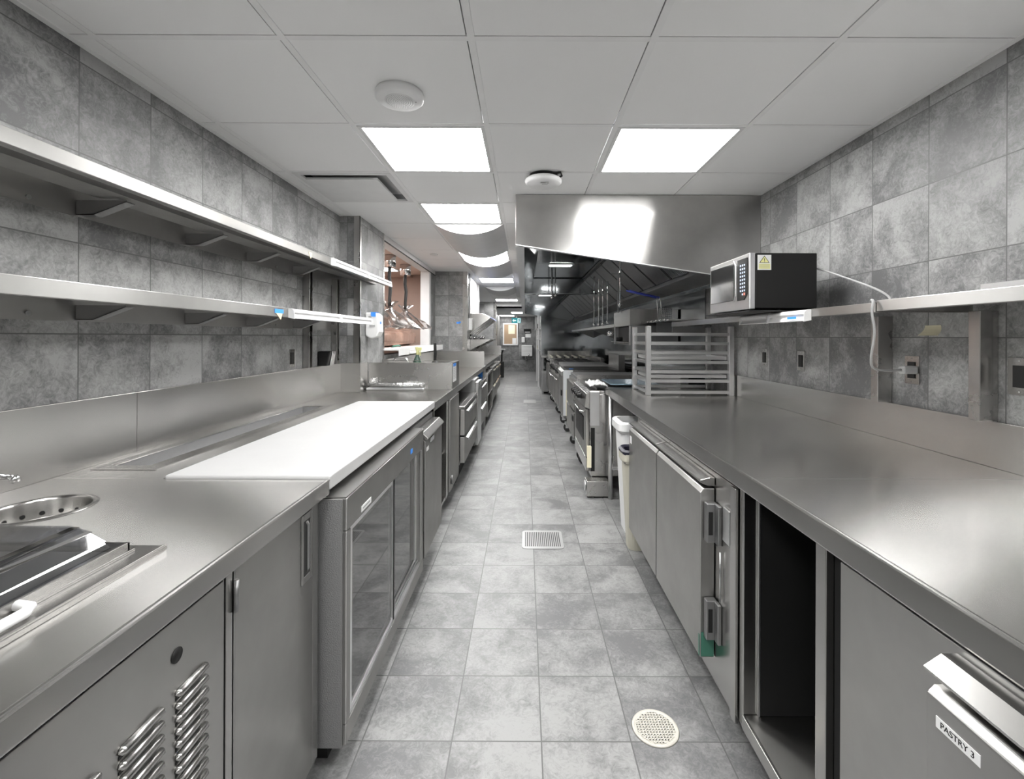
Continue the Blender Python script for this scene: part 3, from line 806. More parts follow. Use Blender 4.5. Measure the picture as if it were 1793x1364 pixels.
t = thing('narrow_steel_cabinet', 'narrow stainless cupboard with lower hinge between open shelf and drawers', 'cabinet', (-.95, 4, 0))
MB().box(-1.32, -.622, 3.77, 4.27, .10, .872).build('body', 'dull', t)
MB().box(-1.3, -.7, 3.8, 4.2, 0, .10).build('plinth', 'void', t)
dr = MB().box(-.62, -.60, 3.765, 4.26, .12, .868).build('door', 'door', t, bevel=.002)
MB().cyl((-.594, 3.83, .17), (-.594, 3.83, .24), .008, 10).build('hinge', 'dull', dr)
MB().box(-.60, -.585, 4.19, 4.24, .72, .745).build('latch', 'chrome', dr)

def drawer_unit(label, y0, y1, xf, zt, rows, open_top=.10, n=1):
    t = thing('drawer_fridge', label, 'drawer unit', ((-1.3+xf)/2, (y0+y1)/2, 0), 'steel drawer units under the left worktops')
    MB().box(-1.3, xf-.05, y0, y1, .19, zt+.01).build('cabinet', 'dull', t)
    MB().box(-1.3, xf-.10, y0+.02, y1-.02, 0, .19).build('plinth', 'void', t)
    MB().box(xf-.05, xf, y0, y1, zt, zt+.022).box(-.75, xf-.05, y0, y1, zt+.01, zt+.022).build('ledge', 'steel', t, bevel=.002)
    zz = zt - .004; h = (zt - .205) / rows
    w_ = (y1-y0)/n
    for k in range(rows):
        for j in range(n):
            a, b_ = y0 + w_*j + .006, y0 + w_*(j+1) - .006
            d = MB().box(xf-.045, xf-.002, a, b_, zz-h+.010, zz-.004).build('drawer', 'door', t, bevel=.003)
            MB().prism([(xf-.002, zz-.03), (xf+.016, zz-.036), (xf+.020, zz-.060), (xf+.014, zz-.060), (xf+.011, zz-.042), (xf-.002, zz-.040)], 'y', a+.12*w_, b_-.12*w_).build('pull', 'chrome', d, label='bright curved pull')
        zz -= h
    return t
drawer_unit('two-drawer steel unit under left worktop with bright curved pulls, nearest', 4.30, 5.42, -.552, .715, 2)
t = thing('side_panel_cabinet', 'slim pale steel panel cabinet between the two left drawer units', 'cabinet', (-.95, 5.65, 0))
MB().box(-1.3, -.585, 5.46, 5.92, .10, .872).build('body', 'dull', t)
MB().box(-1.3, -.66, 5.5, 5.9, 0, .10).build('plinth', 'void', t)
dr = MB().box(-.583, -.548, 5.50, 5.90, .10, .845).build('door', 'alu', t, bevel=.004)
MB().box(-.548, -.53, 5.52, 5.86, .80, .83).build('pull', 'chrome', dr)
drawer_unit('two-drawer steel unit under left worktop, second from camera', 5.95, 6.86, -.565, .76, 2)

# dishwashing side, second stretch
t = thing('far_left_worktop', 'far left stainless worktop beyond the cross wall with end splash', 'worktop', (-1.0, 9.5, LZ))
MB().box(-1.59, -.62, 7.32, 11.9, LZ-.004, LZ).box(-1.59, -.885, 7.31, 7.32, LZ, 1.15).build('top', 'top', t)
MB().box(-.624, -.62, 7.32, 11.9, LZ-.06, LZ-.0005).build('edge', 'steel', t)
MB().box(-1.59, -.60, 11.78, 11.80, LZ+.001, 1.158).build('end_splash', 'steelx', t)
MB().box(-1.598, -1.585, 7.32, 11.9, LZ+.001, 1.15).build('backsplash', 'splash', t)
t = thing('waste_chute_box', 'small steel box with blue tape at end of the left sink worktop', 'box', (-.75, 7.1, .7))
MB().box(-.86, -.61, 6.955, 7.30, 0, .93).build('body', 'dull', t, bevel=.003)
MB().box(-.608, -.604, 6.97, 7.22, .72, .93).box(-.74, -.612, 6.945, 6.954, .72, .93).build('plate', 'steel', t)
MB().box(-.70, -.63, 6.941, 6.944, .78, .90).build('tape', 'blue', t, label='blue tape patches')
t = thing('open_shelf_cabinet', 'open steel shelf unit with two levels beyond the box with blue tape', 'cabinet', (-.95, 7.9, 0))
mb = MB(); mb.box(-1.3, -.58, 7.32, 7.36, .12, .80); mb.box(-1.3, -.58, 8.40, 8.44, .12, .80); mb.box(-1.3, -.58, 7.36, 8.40, .12, .15); mb.box(-1.3, -.58, 7.36, 8.40, .44, .47); mb.box(-1.3, -.58, 7.36, 8.40, .77, .80); mb.box(-1.32, -1.3, 7.32, 8.44, .12, .8)
mb.build('body', 'steel', t)
MB().box(-1.299, -1.29, 7.361, 8.399, .151, .439).box(-1.299, -1.29, 7.361, 8.399, .471, .769).build('lining', 'void', t, label='black sheets that darken the interior')  # black sheets darken the back of both levels
MB().box(-1.25, -.68, 7.4, 8.4, 0, .119).build('plinth', 'void', t)
drawer_unit('far two-row steel drawer unit below the far left worktop', 8.5, 9.9, -.58, .80, 2, n=2)
drawer_unit('furthest steel drawer unit at the end of the left row', 9.95, 11.5, -.60, .76, 2, n=2)

# small wall hood, duct and angled shelf past the cross wall
t = thing('dish_hood', 'small sloped steel hood with white duct above far left counter', 'hood', (-1.0, 8, 1.7))
MB().box(-1.59, -.88, 7.36, 8.70, 1.75, CZ-.002).build('duct', 'paint', t, label='white duct panel')
MB().box(-.88, -.855, 8.66, 8.72, 1.75, CZ-.004).build('corner_strip', 'alu', t)
MB().prism([(-1.59, 1.745), (-.66, 1.745), (-.54, 1.69), (-.56, 1.66), (-.88, 1.42), (-.90, 1.42), (-.90, 1.44), (-1.59, 1.70)], 'y', 7.32, 8.75).build('canopy', 'steelx', t, bevel=.003)
MB().prism([(-.66, 1.748), (-.537, 1.69), (-.534, 1.675), (-.545, 1.68), (-.66, 1.735)], 'y', 7.33, 8.74).build('edge_film', plain('blue_protective_film', (.35, .42, .75), .4), t, label='blue film on the front edge')
MB().cyl((-1.0, 7.9, 1.345), (-1.0, 7.9, 1.44), .09, 20).build('outlet_pipe', 'rubber', t)
t = thing('dish_shelf', 'angled stainless shelf with triangular side below small hood', 'shelf', (-.95, 8.0, 1.3))
MB().box(-1.59, -.555, 7.34, 8.8, 1.325, 1.34).build('shelf_board', 'steel', t)
MB().prism([(-1.59, 1.323), (-.56, 1.323), (-.88, 1.16), (-1.59, 1.16)], 'y', 7.335, 7.35).build('side_bracket', 'steelx', t)
MB().prism([(-1.59, 1.323), (-.56, 1.323), (-.88, 1.16), (-1.59, 1.16)], 'y', 8.78, 8.8).build('side_bracket', 'steelx', t)
for i in range(5):
    o = MB().lathe([(0, 0), (.018, 0), (.02, .035), (.012, .05), (0, .05)], (-.86 + .05*i, 7.42 + .1*(i % 2), 1.3402), 14).build('shaker', 'chrome')
    tag(o, 'small steel shaker standing on the angled shelf', 'shaker', 'small items on the angled shelf')
t = thing('conduit_switch', 'steel conduit with switch box on edge of the cross wall', 'switch', (-.87, 7.15, 1.5))
MB().cyl((-.848, 7.12, 1.66), (-.848, 7.12, 2.34), .011, 12).build('conduit', 'alu', t)
MB().box(-.86, -.80, 7.08, 7.17, 1.48, 1.66).build('switch_box', 'alu', t, bevel=.004)
o = MB().box(-1.02, -.97, 6.9425, 6.9435, 1.575, 1.60).box(-.985, -.955, 6.9425, 6.9435, 1.585, 1.605).build('painter_tape', 'blue')
tag(o, 'piece of blue tape stuck on tiled cross wall', 'tape')
# black stand near the far end
t = thing('floor_pedestal', 'dark upright floor squeegee standing at far end of left row', 'pedestal', (-.78, 15.8, 0))
MB().box(-.86, -.70, 15.75, 15.85, 0, .55).build('pedestal_body', 'rubber', t, bevel=.02)
MB().tube([(-.78, 15.8, .55), (-.78, 15.8, .82), (-.72, 15.7, .98)], .03).build('handle', 'rubber', t)
MB().box(-.82, -.66, 15.65, 15.75, .94, .98).build('grip', 'alu', t)

# ---------------------------------------------------------------- pass-through
t = thing('pass_shelf', 'white ledge of the pass-through opening with ticket rail front', 'shelf', (-1.25, 5.5, 1.2))
MB().box(-1.46, -1.20, 4.43, 6.72, 1.245, 1.262).build('ledge', 'paint', t, bevel=.003)
MB().box(-1.202, -1.19, 4.43, 6.75, 1.195, 1.265).build('front_lip', 'paint', t, bevel=.002)
MB().prism([(-1.19, 1.245), (-1.175, 1.24), (-1.175, 1.225), (-1.165, 1.205), (-1.19, 1.205)], 'y', 4.8, 6.1).build('ticket_strip', 'white', t)
def heat_lamp(y, label):
    t = thing('heat_lamp', label, 'heat lamp', (-1.53, y, 2.29), 'bagged heat lamps over the pass-through')
    MB().cyl((-1.53, y, 2.16), (-1.53, y, 2.298), .067, 28).build('ceiling_canister', 'chrome', t)
    MB().tube([(-1.53, y, 2.17), (-1.535, y, 2.05), (-1.52, y, 1.95), (-1.53, y, 1.80), (-1.53, y, 1.70)], .019, 12).build('cord', 'rubber', t, label='thick black cord')
    MB().lathe([(.02, .02), (.035, 0), (.04, -.04), (.09, -.09), (.10, -.15)], (-1.53, y, 1.70), 24).build('lamp_shade', 'chrome', t)
    # plastic bag gathered round the cord
    b = MB(); prof = [(.085, .08), (.05, .04), (.026, 0), (.06, -.03), (.14, -.08), (.22, -.14), (.27, -.20), (.275, -.225)]
    seg = 40; rings = []
    for j, (r, h) in enumerate(prof):
        ring = []
        for k in range(seg):
            a = 2*PI*k/seg
            rr = r * (1 + .22*math.sin(a*7 + j) * (1 if j != 2 else .1) + random.uniform(-.10, .10))
            ring.append(b.bm.verts.new((-1.53 + rr*math.cos(a), y + rr*math.sin(a)*1.05, 1.70 + h + random.uniform(-.008, .008))))
        rings.append(ring)
    for A, B in zip(rings, rings[1:]):
        for k in range(seg): b.bm.faces.new((A[k], A[(k+1)%seg], B[(k+1)%seg], B[k]))
    b.build('plastic_bag', 'film', t, label='clear plastic bag')
    MB().lathe([(.030, -.012), (.034, 0), (.030, .012)], (-1.53, y, 1.70), 16).build('tie', 'black', t, label='black tie')
heat_lamp(5.26, 'second bagged heat lamp from the camera over the pass-through')
heat_lamp(5.95, 'bagged heat lamp furthest from the camera over the pass-through')
heat_lamp(4.62, 'bagged heat lamp nearest the camera, half hidden by the pier')
mb = MB()
bmesh.ops.create_icosphere(mb.bm, subdivisions=5, radius=1.0)
from mathutils import noise
for v in mb.bm.verts:
    c = v.co.copy(); n = noise.noise(c*3.1)*.10 + noise.noise(c*9)*.05
    c = Vector((math.copysign(abs(c.x)**.45, c.x), math.copysign(abs(c.y)**.35, c.y), math.copysign(abs(c.z)**.5, c.z)))*(1+n)
    v.co = Vector((-1.72 + c.x*.22, 5.55 + c.y*1.05, 1.365 + max(-1, c.z)*.10))
for f in mb.bm.faces: f.smooth = True
o = mb.build('wrapped_bundle', 'kraft'); tag(o, 'long bundle wrapped in brown plastic on the pass-through ledge', 'bundle')
o = MB().box(-2.2, -1.46, 4.45, 7.2, 1.235, 1.262).build('pass_counter', 'beige'); tag(o, 'beige counter on the far side of the pass-through', 'counter')
o = MB().tube([(-1.42, 5.0, 1.272), (-1.40, 5.15, 1.28), (-1.42, 5.3, 1.272)], .010).build('green_sponge', 'green'); tag(o, 'small green cloth on pass-through ledge', 'cloth')
ceiling_light(-2.3, -1.75, 5.9, 6.5, 2.290, 'light panel added to brighten the room beyond the pass-through', 'lampsoft')  # added lamp, brightens the beige room
ceiling_light(-2.4, -1.8, 4.0, 4.6, 2.290, 'second light panel added to brighten the room beyond the pass-through')  # another added lamp for the beige room, out of view

# ================================================================== RIGHT SIDE
RF, RZ = .708, .943
t = thing('right_worktop', 'long stainless worktop on the right under the microwave', 'worktop', (1.15, 2, RZ))
MB().box(RF, RX-.018, -1.2, 1.446, RZ-.004, RZ).box(RF, RX-.018, 1.448, 4.08, RZ-.004, RZ).build('top', 'top', t)
MB().box(RF, RX-.018, 1.4462, 1.4478, RZ-.004, RZ-.0003).build('seam', 'dull', t)
MB().box(RF, RF+.014, -1.2, 4.08, RZ-.062, RZ+.0006).build('edge', 'steel', t, bevel=.006, seg=3)
MB().box(RF+.015, RX-.02, 4.076, 4.08, RZ-.062, RZ-.0005).build('end_edge', 'steel', t)
MB().box(RX-.018, RX-.001, -1.2, 3.56, RZ, 1.100).build('backsplash', 'splash', t, bevel=.0015)
for yy in (3.97,):
    MB().cyl((.735, yy, 0), (.735, yy, RZ-.06), .019, 18).build('leg', 'alu', t)
    MB().cyl((1.50, yy, 0), (1.50, yy, RZ-.06), .019, 18).build('leg', 'alu', t)
MB().cyl((.735, 3.97, .26), (1.50, 3.97, .26), .015, 14).build('cross_rail', 'alu', t)

t = thing('wall_shelf', 'stainless wall shelf on the right nearest the camera, above outlets', 'shelf', (1.4, .3, 1.477), 'wall shelves over the right worktop')
def rshelf(t, y0, y1, z0, z1):
    MB().box(1.262, RX-.002, y0, y1, z1-.003, z1).build('shelf_board', 'steel', t)
    MB().box(1.26, 1.264, y0, y1, z0, z1+.001).box(1.264, 1.29, y0, y1, z0, z0+.003).build('front_lip', 'lip', t, bevel=.002)
    MB().box(1.264, RX-.002, y0, y0+.003, z0, z1-.003).box(1.264, RX-.002, y1-.003, y1, z0, z1-.003).build('end_lip', 'steelx', t)
    MB().box(1.34, 1.52, y0+.02, y1-.02, z1-.018, z1-.004).build('stiffener', 'steel', t)
rshelf(t, -1.2, 1.668, 1.477, 1.515)
t = thing('wall_shelf', 'stainless wall shelf on the right carrying the microwave', 'shelf', (1.4, 2.8, 1.472), 'wall shelves over the right worktop')
rshelf(t, 1.674, 4.0, 1.474, 1.508)
t = thing('sheet_pan', 'shallow steel sheet pan lying on the near right shelf', 'pan', (1.42, .9, 1.516))
MB().box(1.275, 1.58, .75, 1.30, 1.5165, 1.519).box(1.272, 1.276, .75, 1.30, 1.517, 1.532).box(1.579, 1.583, .75, 1.30, 1.517, 1.532).box(1.276, 1.579, 1.296, 1.30, 1.517, 1.532).box(1.276, 1.579, .75, .754, 1.517, 1.532).build('tray', 'alu', t)
ticket_rail('white ticket rail below the microwave on the right shelf', 1.259, 2.05, 2.66, 1.483, s=-1)
MB().box(1.2225, 1.2245, 2.10, 2.17, 1.466, 1.477).build('logo_label', 'blue', bpy.data.objects['ticket_rail.002'], label='small blue label')
for yy, nm in ((1.575, 'square steel shelf post on right wall, nearer one'), (2.03, 'square steel shelf post on right wall behind the grey cable')):
    o = MB().box(1.54, RX-.001, yy, yy+.042, 1.1008, 1.476).build('shelf_post', 'steelx', bevel=.002)
    tag(o, nm, 'shelf post', 'steel posts under the right shelf')
# microwave
mx0, mx1, my0, my1, mz0, mz1 = 1.118, 1.455, 2.32, 2.81, 1.528, 1.804
t = thing('microwave', 'black microwave oven with silver front and warning sticker on right shelf', 'microwave', (1.29, 2.56, 1.51))
MB().box(mx0+.03, mx1, my0, my1, mz0, mz1).build('case', 'black', t, bevel=.003)
fr = MB().box(mx0, mx0+.029, my0-.001, my1+.001, mz0-.005, mz1+.001).build('front_panel', 'alu', t, bevel=.004, label='silver front panel')
dd = MB().box(mx0-.004, mx0-.0005, my0+.165, my1-.02, mz0+.05, mz1-.025).build('door_glass', plain('dark_glass', .02, .08, spec=.8), t, bevel=.002, label='dark glass door')
MB().prism([(my0+.153, mz0+.040), (my0+.128, mz0+.070), (my0+.128, mz1-.045), (my0+.153, mz1-.015), (my0+.160, mz1-.015), (my0+.137, mz1-.05), (my0+.137, mz0+.075), (my0+.160, mz0+.040)], 'x', mx0-.013, mx0-.0045).build('door_handle', 'alu', dd, bevel=.003)
cp = MB().prism([(my0+.018, mz0+.075), (my0+.05, mz0+.045), (my0+.125, mz0+.045), (my0+.125, mz1-.02), (my0+.018, mz1-.02)], 'x', mx0-.004, mx0-.0005).build('control_panel', 'black', t, label='black control panel')
kb = MB()
for i in range(9):
    for j in range(3):
        if i == 0 and j != 1: continue
        kb.box(mx0-.0055, mx0-.0042, my0+.038+.021*j, my0+.048+.021*j, mz0+.070+.0185*i, mz0+.079+.0185*i)
kb.build('keys', 'blueink', cp, label='pale printed keys')
MB().box(mx0-.0055, mx0-.0042, my0+.036, my0+.050, mz0+.068, mz0+.081).build('start_key', 'redink', cp, label='red key')
wn = MB().box(mx0+.040, mx0+.108, my0-.0012, my0-.0004, mz1-.085, mz1-.010).build('warning_sticker', 'sticker', t, label='white warning sticker')
MB().prism([(mx0+.048, mz1-.050), (mx0+.100, mz1-.050), (mx0+.074, mz1-.014)], 'y', my0-.0018, my0-.0012).build('triangle_border', 'ink', wn)
MB().prism([(mx0+.053, mz1-.0475), (mx0+.095, mz1-.0475), (mx0+.074, mz1-.019)], 'y', my0-.0022, my0-.0018).build('triangle', 'warn', wn)
MB().prism([(mx0+.072, mz1-.028), (mx0+.076, mz1-.028), (mx0+.075, mz1-.041), (mx0+.073, mz1-.041)], 'y', my0-.0026, my0-.0022).box(mx0+.0725, mx0+.0755, my0-.0026, my0-.0022, mz1-.046, mz1-.043).build('exclamation_mark', 'ink', wn)
MB().box(mx0+.046, mx0+.102, my0-.0018, my0-.0012, mz1-.080, mz1-.054).build('text_panel', 'warn', wn)
tl = MB()
for i in range(4): tl.box(mx0+.049, mx0+.099, my0-.0022, my0-.0018, mz1-.077+.006*i, mz1-.0755+.006*i)
tl.build('print', 'grey', wn)
for a in (mx0+.05, mx1-.03):
    for b_ in (my0+.04, my1-.04):
        MB().cyl((a if a > 1.27 else 1.28, b_, 1.5148), (a if a > 1.27 else 1.28, b_, mz0), .012, 12).build('foot', 'rubber', t)
o = MB().box(1.085, 1.50, 2.25, 2.80, 1.5085, 1.5145).build('black_tray', 'black'); tag(o, 'thin black tray under the microwave on shelf', 'tray')
# cable
pts = [(1.464, 2.40, 1.75), (1.50, 2.28, 1.70), (1.54, 2.05, 1.60), (1.53, 1.95, 1.545), (1.40, 1.85, 1.523), (1.28, 1.72, 1.520), (1.25, 1.671, 1.512), (1.246, 1.671, 1.47), (1.27, 1.69, 1.40), (1.31, 1.76, 1.31), (1.37, 1.83, 1.265), (1.46, 1.88, 1.25), (1.54, 1.905, 1.252)]
def smooth(pts, n=8):
    P = [Vector(p) for p in pts]; out = []
    for i in range(len(P)-1):
        p0, p1, p2, p3 = P[max(i-1, 0)], P[i], P[i+1], P[min(i+2, len(P)-1)]
        for k in range(n):
            s = k/n
            out.append(.5*((2*p1) + (-p0+p2)*s + (2*p0-5*p1+4*p2-p3)*s*s + (-p0+3*p1-3*p2+p3)*s**3))
    out.append(P[-1]); return out
t = thing('power_cord', 'grey power cord running from the microwave over shelf to wall outlet', 'power cord', (1.25, 1.67, 1.25))
MB().tube(smooth(pts), .0045, 10).build('cable', 'cable', t)
MB().box(1.54, 1.598, 1.888, 1.922, 1.235, 1.268).build('plug', 'cable', t, bevel=.006)

def outlet(y, z, label, big=1.0):
    t = thing('wall_outlet', label, 'outlet', (RX, y, z), 'electrical outlets on the tiled walls')
    MB().box(RX-.005, RX, y-.036*big, y+.036*big, z-.058*big, z+.058*big).build('plate', 'steel', t, bevel=.0015)
    MB().box(RX-.009, RX-.005, y-.017*big, y+.017*big, z-.034*big, z+.034*big).build('socket', 'black', t, label='black socket')
    for s in (-1, 1): MB().cyl((RX-.005, y, z+s*.048*big), (RX-.0065, y, z+s*.048*big), .003, 10).build('screw', 'chrome', t)
outlet(3.11, 1.250, 'small outlet plate on right wall, furthest from camera')
outlet(2.70, 1.247, 'outlet plate on right wall, third from the camera')
outlet(1.925, 1.250, 'outlet on right wall with the grey plug in it')
outlet(1.505, 1.258, 'outlet with black socket at the right edge of the picture', 1.05)
o = MB(); n = 6
for i in range(n):
    a = i/n; b_ = (i+1)/n
    fx = lambda s: RX-.0012-.030*s*s
    o.quad((fx(a), 1.795-.02*a, 1.432-.04*a), (fx(a), 1.865, 1.432-.04*a), (fx(b_), 1.865, 1.432-.04*b_), (fx(b_), 1.795-.02*b_, 1.432-.04*b_))
o = o.build('sticky_note', 'note'); tag(o, 'cream sticky note curling off right wall tile', 'note')
sm = o.modifiers.new('thick', 'SOLIDIFY'); sm.thickness = .0004

# tray rack
t = thing('tray_rack', 'aluminium tray rack standing on the right worktop', 'rack', (1.25, 3.74, RZ))
ax0, ax1, ay0, ay1 = .915, 1.575, 3.5, 3.97
for (a, b_) in ((ax0, ay0), (ax1-.036, ay0), (ax0, ay1-.036), (ax1-.036, ay1-.036)):
    MB().box(a, a+.036, b_, b_+.036, RZ+.001, 1.466).build('upright', 'alu', t, bevel=.002)
for z in (1.405, 1.335, 1.265, 1.193, 1.122, 1.052, .968):
    MB().box(ax0+.036, ax1-.036, ay0+.004, ay0+.028, z-.011, z+.011).build('front_rail', 'alu', t)
    MB().box(ax0+.036, ax1-.036, ay1-.028, ay1-.004, z-.011, z+.011).build('back_rail', 'alu', t)
    MB().box(ax0+.010, ax0+.034, ay0+.036, ay1-.036, z-.011, z+.011).build('side_rail', 'alu', t)
for z, nm in ((1.215, 'upper sheet pan resting in the tray rack'), (1.075, 'lower sheet pan resting in the tray rack')):
    o = MB().box(ax0+.045, ax1-.045, ay0+.045, ay1-.045, z-.002, z+.001)
    for a in ((ax0+.040, ax0+.045, ay0+.04, ay1-.04), (ax1-.045, ax1-.040, ay0+.04, ay1-.04), (ax0+.045, ax1-.045, ay0+.036, ay0+.045), (ax0+.045, ax1-.045, ay1-.045, ay1-.04)):
        o.box(a[0], a[1], a[2], a[3], z-.002, z+.022)
    tag(o.build('sheet_pan', 'alu', bevel=.002), nm, 'pan', 'sheet pans in the tray rack')
o = MB()
o.box(.76, 1.20, 4.12, 4.62, .957, .966)
o = o.build('film_covered_tray', 'bluefilm', bevel=.004); tag(o, 'shiny tray with blue film beside the range behind the rack', 'tray')
mb = MB(); bmesh.ops.create_grid(mb.bm, x_segments=36, y_segments=30, size=1.0)
for v in mb.bm.verts:
    x, y = v.co.x, v.co.y
    z = .028*abs(noise.noise(Vector((x*3, y*3, 1)))) + .02*abs(noise.noise(Vector((x*8, y*8, 4)))) 
    v.co = Vector((.645 + x*.075, 4.22 + y*.16, .945 + z + .012*(1-x*x)))
for f in mb.bm.faces: f.smooth = True
o = mb.build('kitchen_towel', 'towel'); tag(o, 'crumpled white towel on corner of the range', 'towel')
so = o.modifiers.new('thick', 'SOLIDIFY'); so.thickness = .006; so.offset = 1

# fridge with two doors
BF = .72
t = thing('two_door_fridge', 'stainless two-door undercounter fridge below the right worktop', 'fridge', (1.1, 2.3, 0))
MB().box(BF, RX-.03, 1.575, 2.955, .085, .872).build('cabinet', 'steel', t, bevel=.002)
MB().box(BF+.08, RX-.05, 1.60, 2.93, 0, .084).build('plinth', 'void', t, label='black plinth')
def rdoor(y0, y1, name_plate=False):
    d = MB().prism([(.718, .175), (.664, .175), (.664, .796), (.676, .812), (.718, .812)], 'y', y0, y1).build('door', 'door', t, bevel=.003)
    MB().prism([(.718, .822), (.690, .822), (.664, .834), (.664, .843), (.700, .852), (.718, .852)], 'y', y0, y1).build('top_handle', 'steel', d, bevel=.001)
    return d
d2 = rdoor(1.755, 2.335); d1 = rdoor(2.352, 2.950)
MB().box(.6625, .6635, 2.88, 2.92, .72, .765).build('sticker', 'sticker', d1, label='small white sticker')
for z0, z1 in ((.62, .765), (.26, .405)):
    h = MB().box(.676, .716, 1.722, 1.752, z0, z1).box(.705, .719, 1.69, 1.722, z0, z1).build('hinge', 'dull', t, bevel=.003)
    MB().box(.683, .698, 1.7195, 1.7215, z0+.03, z1-.03).build('slot', 'void', h)
MB().box(.668, .716, 1.7525, 1.7545, .18, .27).box(.6625, .6638, 1.756, 1.766, .18, .26).build('tape', 'green', t, label='green tape')
MB().box(BF-.009, BF-.0005, 1.615, 1.67, .655, .775).build('cover_plate', 'alu', t, bevel=.002)
MB().cyl((.712, 1.69, .42), (.712, 1.69, .60), .003, 10).build('rod', 'alu', t)
MB().box(BF-.012, BF-.0005, 1.560, 1.60, .085, .872).build('corner_post', 'steel', t, bevel=.002)

# open dark bay
t = thing('open_cabinet_bay', 'open black-lined steel cabinet bay under right worktop', 'cabinet', (1.1, 1.35, .1))
MB().box(BF, 1.50, 1.525, 1.553, .10, .878).box(BF, 1.50, 1.110, 1.150, .10, .878).box(BF-.004, BF+.006, 1.15, 1.525, .10, .145).build('frame', 'steel', t, bevel=.002)
MB().box(BF+.006, 1.48, 1.152, 1.523, .10, .145).build('base_shelf', 'door', t)
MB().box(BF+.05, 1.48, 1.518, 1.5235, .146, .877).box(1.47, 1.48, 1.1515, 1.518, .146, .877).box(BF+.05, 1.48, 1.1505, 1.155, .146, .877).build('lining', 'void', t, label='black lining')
MB().box(BF+.045, BF+.05, 1.514, 1.524, .146, .877).build('bead', 'alu', t)
MB().box(BF+.06, 1.45, 1.13, 1.53, 0, .099).build('plinth', 'void', t)
t = thing('pastry_fridge', 'stainless fridge labelled PASTRY 3 at bottom right corner', 'fridge', (1.1, .3, 0))
MB().box(BF, RX-.03, -1.2, 1.060, .085, .872).build('cabinet', 'door', t, bevel=.003)
MB().box(BF+.05, RX-.05, -1.1, 1.0, 0, .084).build('plinth', 'void', t)
MB().box(BF+.02, RX-.05, 1.062, 1.108, .05, .872).build('gap_shade', 'void', t, label='black block standing for shade in the gap')  # shade between the two units, put in as a black block
d = MB().prism([(.718, .175), (.664, .175), (.664, .800), (.676, .812), (.718, .812)], 'y', .10, .768).build('door', 'door', t, bevel=.003)
MB().prism([(.718, .826), (.690, .826), (.662, .834), (.660, .840), (.690, .860), (.718, .860)], 'y', .10, .770).build('top_handle', 'steel', d, bevel=.001)
lb = MB().box(.6628, .6638, .675, .748, .757, .775).build('label_strip', 'sticker', d, label='white label strip reading PASTRY 3')
words_mesh('lettering', 'PASTRY 3', .0135, 'ink', (.6625, .7115, .766), (0, -1, 0), (0, 0, 1), d)

# bins
def slim_bin(x0, x1, y0, y1, h, mat, label, liner=False):
    t = thing('waste_bin', label, 'bin', ((x0+x1)/2, (y0+y1)/2, 0))
    b = MB(); cx, cy = (x0+x1)/2, (y0+y1)/2; w_, l_ = (x1-x0)/2, (y1-y0)/2
    def ring(f, z, rr=.05):
        out = []
        for (sx, sy, a0) in ((1, 1, 0), (-1, 1, PI/2), (-1, -1, PI), (1, -1, 3*PI/2)):
            for k in range(6):
                a = a0 + PI/2*k/5
                out.append(b.bm.verts.new((cx + sx*(w_*f-rr) + rr*math.cos(a), cy + sy*(l_*f-rr) + rr*math.sin(a), z)))
        return out
    R = [ring(.80, .0), ring(.96, h-.08), ring(1.0, h-.08), ring(1.06, h-.06), ring(1.06, h-.012), ring(1.0, h), ring(.93, h), ring(.92, h-.03), ring(.78, .02)]
    for A, B in zip(R, R[1:]):
        for k in range(24): b.bm.faces.new((A[k], A[(k+1)%24], B[(k+1)%24], B[k])).smooth = False
    b.bm.faces.new(R[0][::-1]); b.bm.faces.new(R[-1])
    b.build('bin_body', mat, t, bevel=.002)
    if liner:
        b = MB()
        R = [ring(1.03, h-.065, .05), ring(1.07, h-.0, .05), ring(1.0, h+.012, .05), ring(.90, h+.0, .05), ring(.86, h-.2, .05)]
        for i, v in enumerate(R[0]): v.co.z += .012*math.sin(i*1.7)
        for A, B in zip(R, R[1:]):
            for k in range(24): b.bm.faces.new((A[k], A[(k+1)%24], B[(k+1)%24], B[k]))
        b.build('liner', 'fabric', t, label='dark bin liner folded over the rim')
slim_bin(.665, 1.15, 3.21, 3.50, .79, 'white', 'tall white plastic bin under the right worktop')
slim_bin(.645, 1.0, 2.985, 3.17, .64, 'offwhite', 'cream bin with dark liner beside tall white bin', True)
o = MB().box(1.0, 1.50, 3.56, 3.92, .0005, .80).build('under_counter_box', 'dull', bevel=.004); tag(o, 'grey steel box under the worktop behind the bins', 'box')

# ================================================================== COOKING LINE
def caster(x, y, t):
    MB().cyl((x, y-.018, .06), (x, y+.018, .06), .058, 24).build('wheel', 'rubber', t, label='black wheel')
    MB().box(x-.04, x+.04, y-.026, y+.026, .10, .14).box(x-.03, x+.03, y-.026, y-.020, .05, .10).box(x-.03, x+.03, y+.020, y+.026, .05, .10).build('caster_fork', 'alu', t)
def unit(name, label, cat, y0, y1, xf, zt=.90, zb=.15, kick=True):
    t = thing(name, label, cat, ((xf+1.4)/2, (y0+y1)/2, 0))
    MB().box(xf+.02, 1.45, y0, y1, zb, zt-.03).build('body', 'steelx', t, bevel=.004)
    MB().box(xf+.02, 1.45, y0, y1, zt-.03, zt).build('top_plate', 'steel', t, bevel=.003)
    for yy in (y0+.07, y1-.07):
        caster(xf+.08, yy, t); caster(1.38, yy, t)
    return t
def knobs(t, x, z, ys, r=.024):
    for y in ys:
        k = MB().lathe([(0, 0), (r*1.2, 0), (r*1.2, -.006), (r, -.008), (r*.85, -.038), (0, -.040)], (x, y, z), 18, ax='x').build('knob', 'black', t, label='black knob')
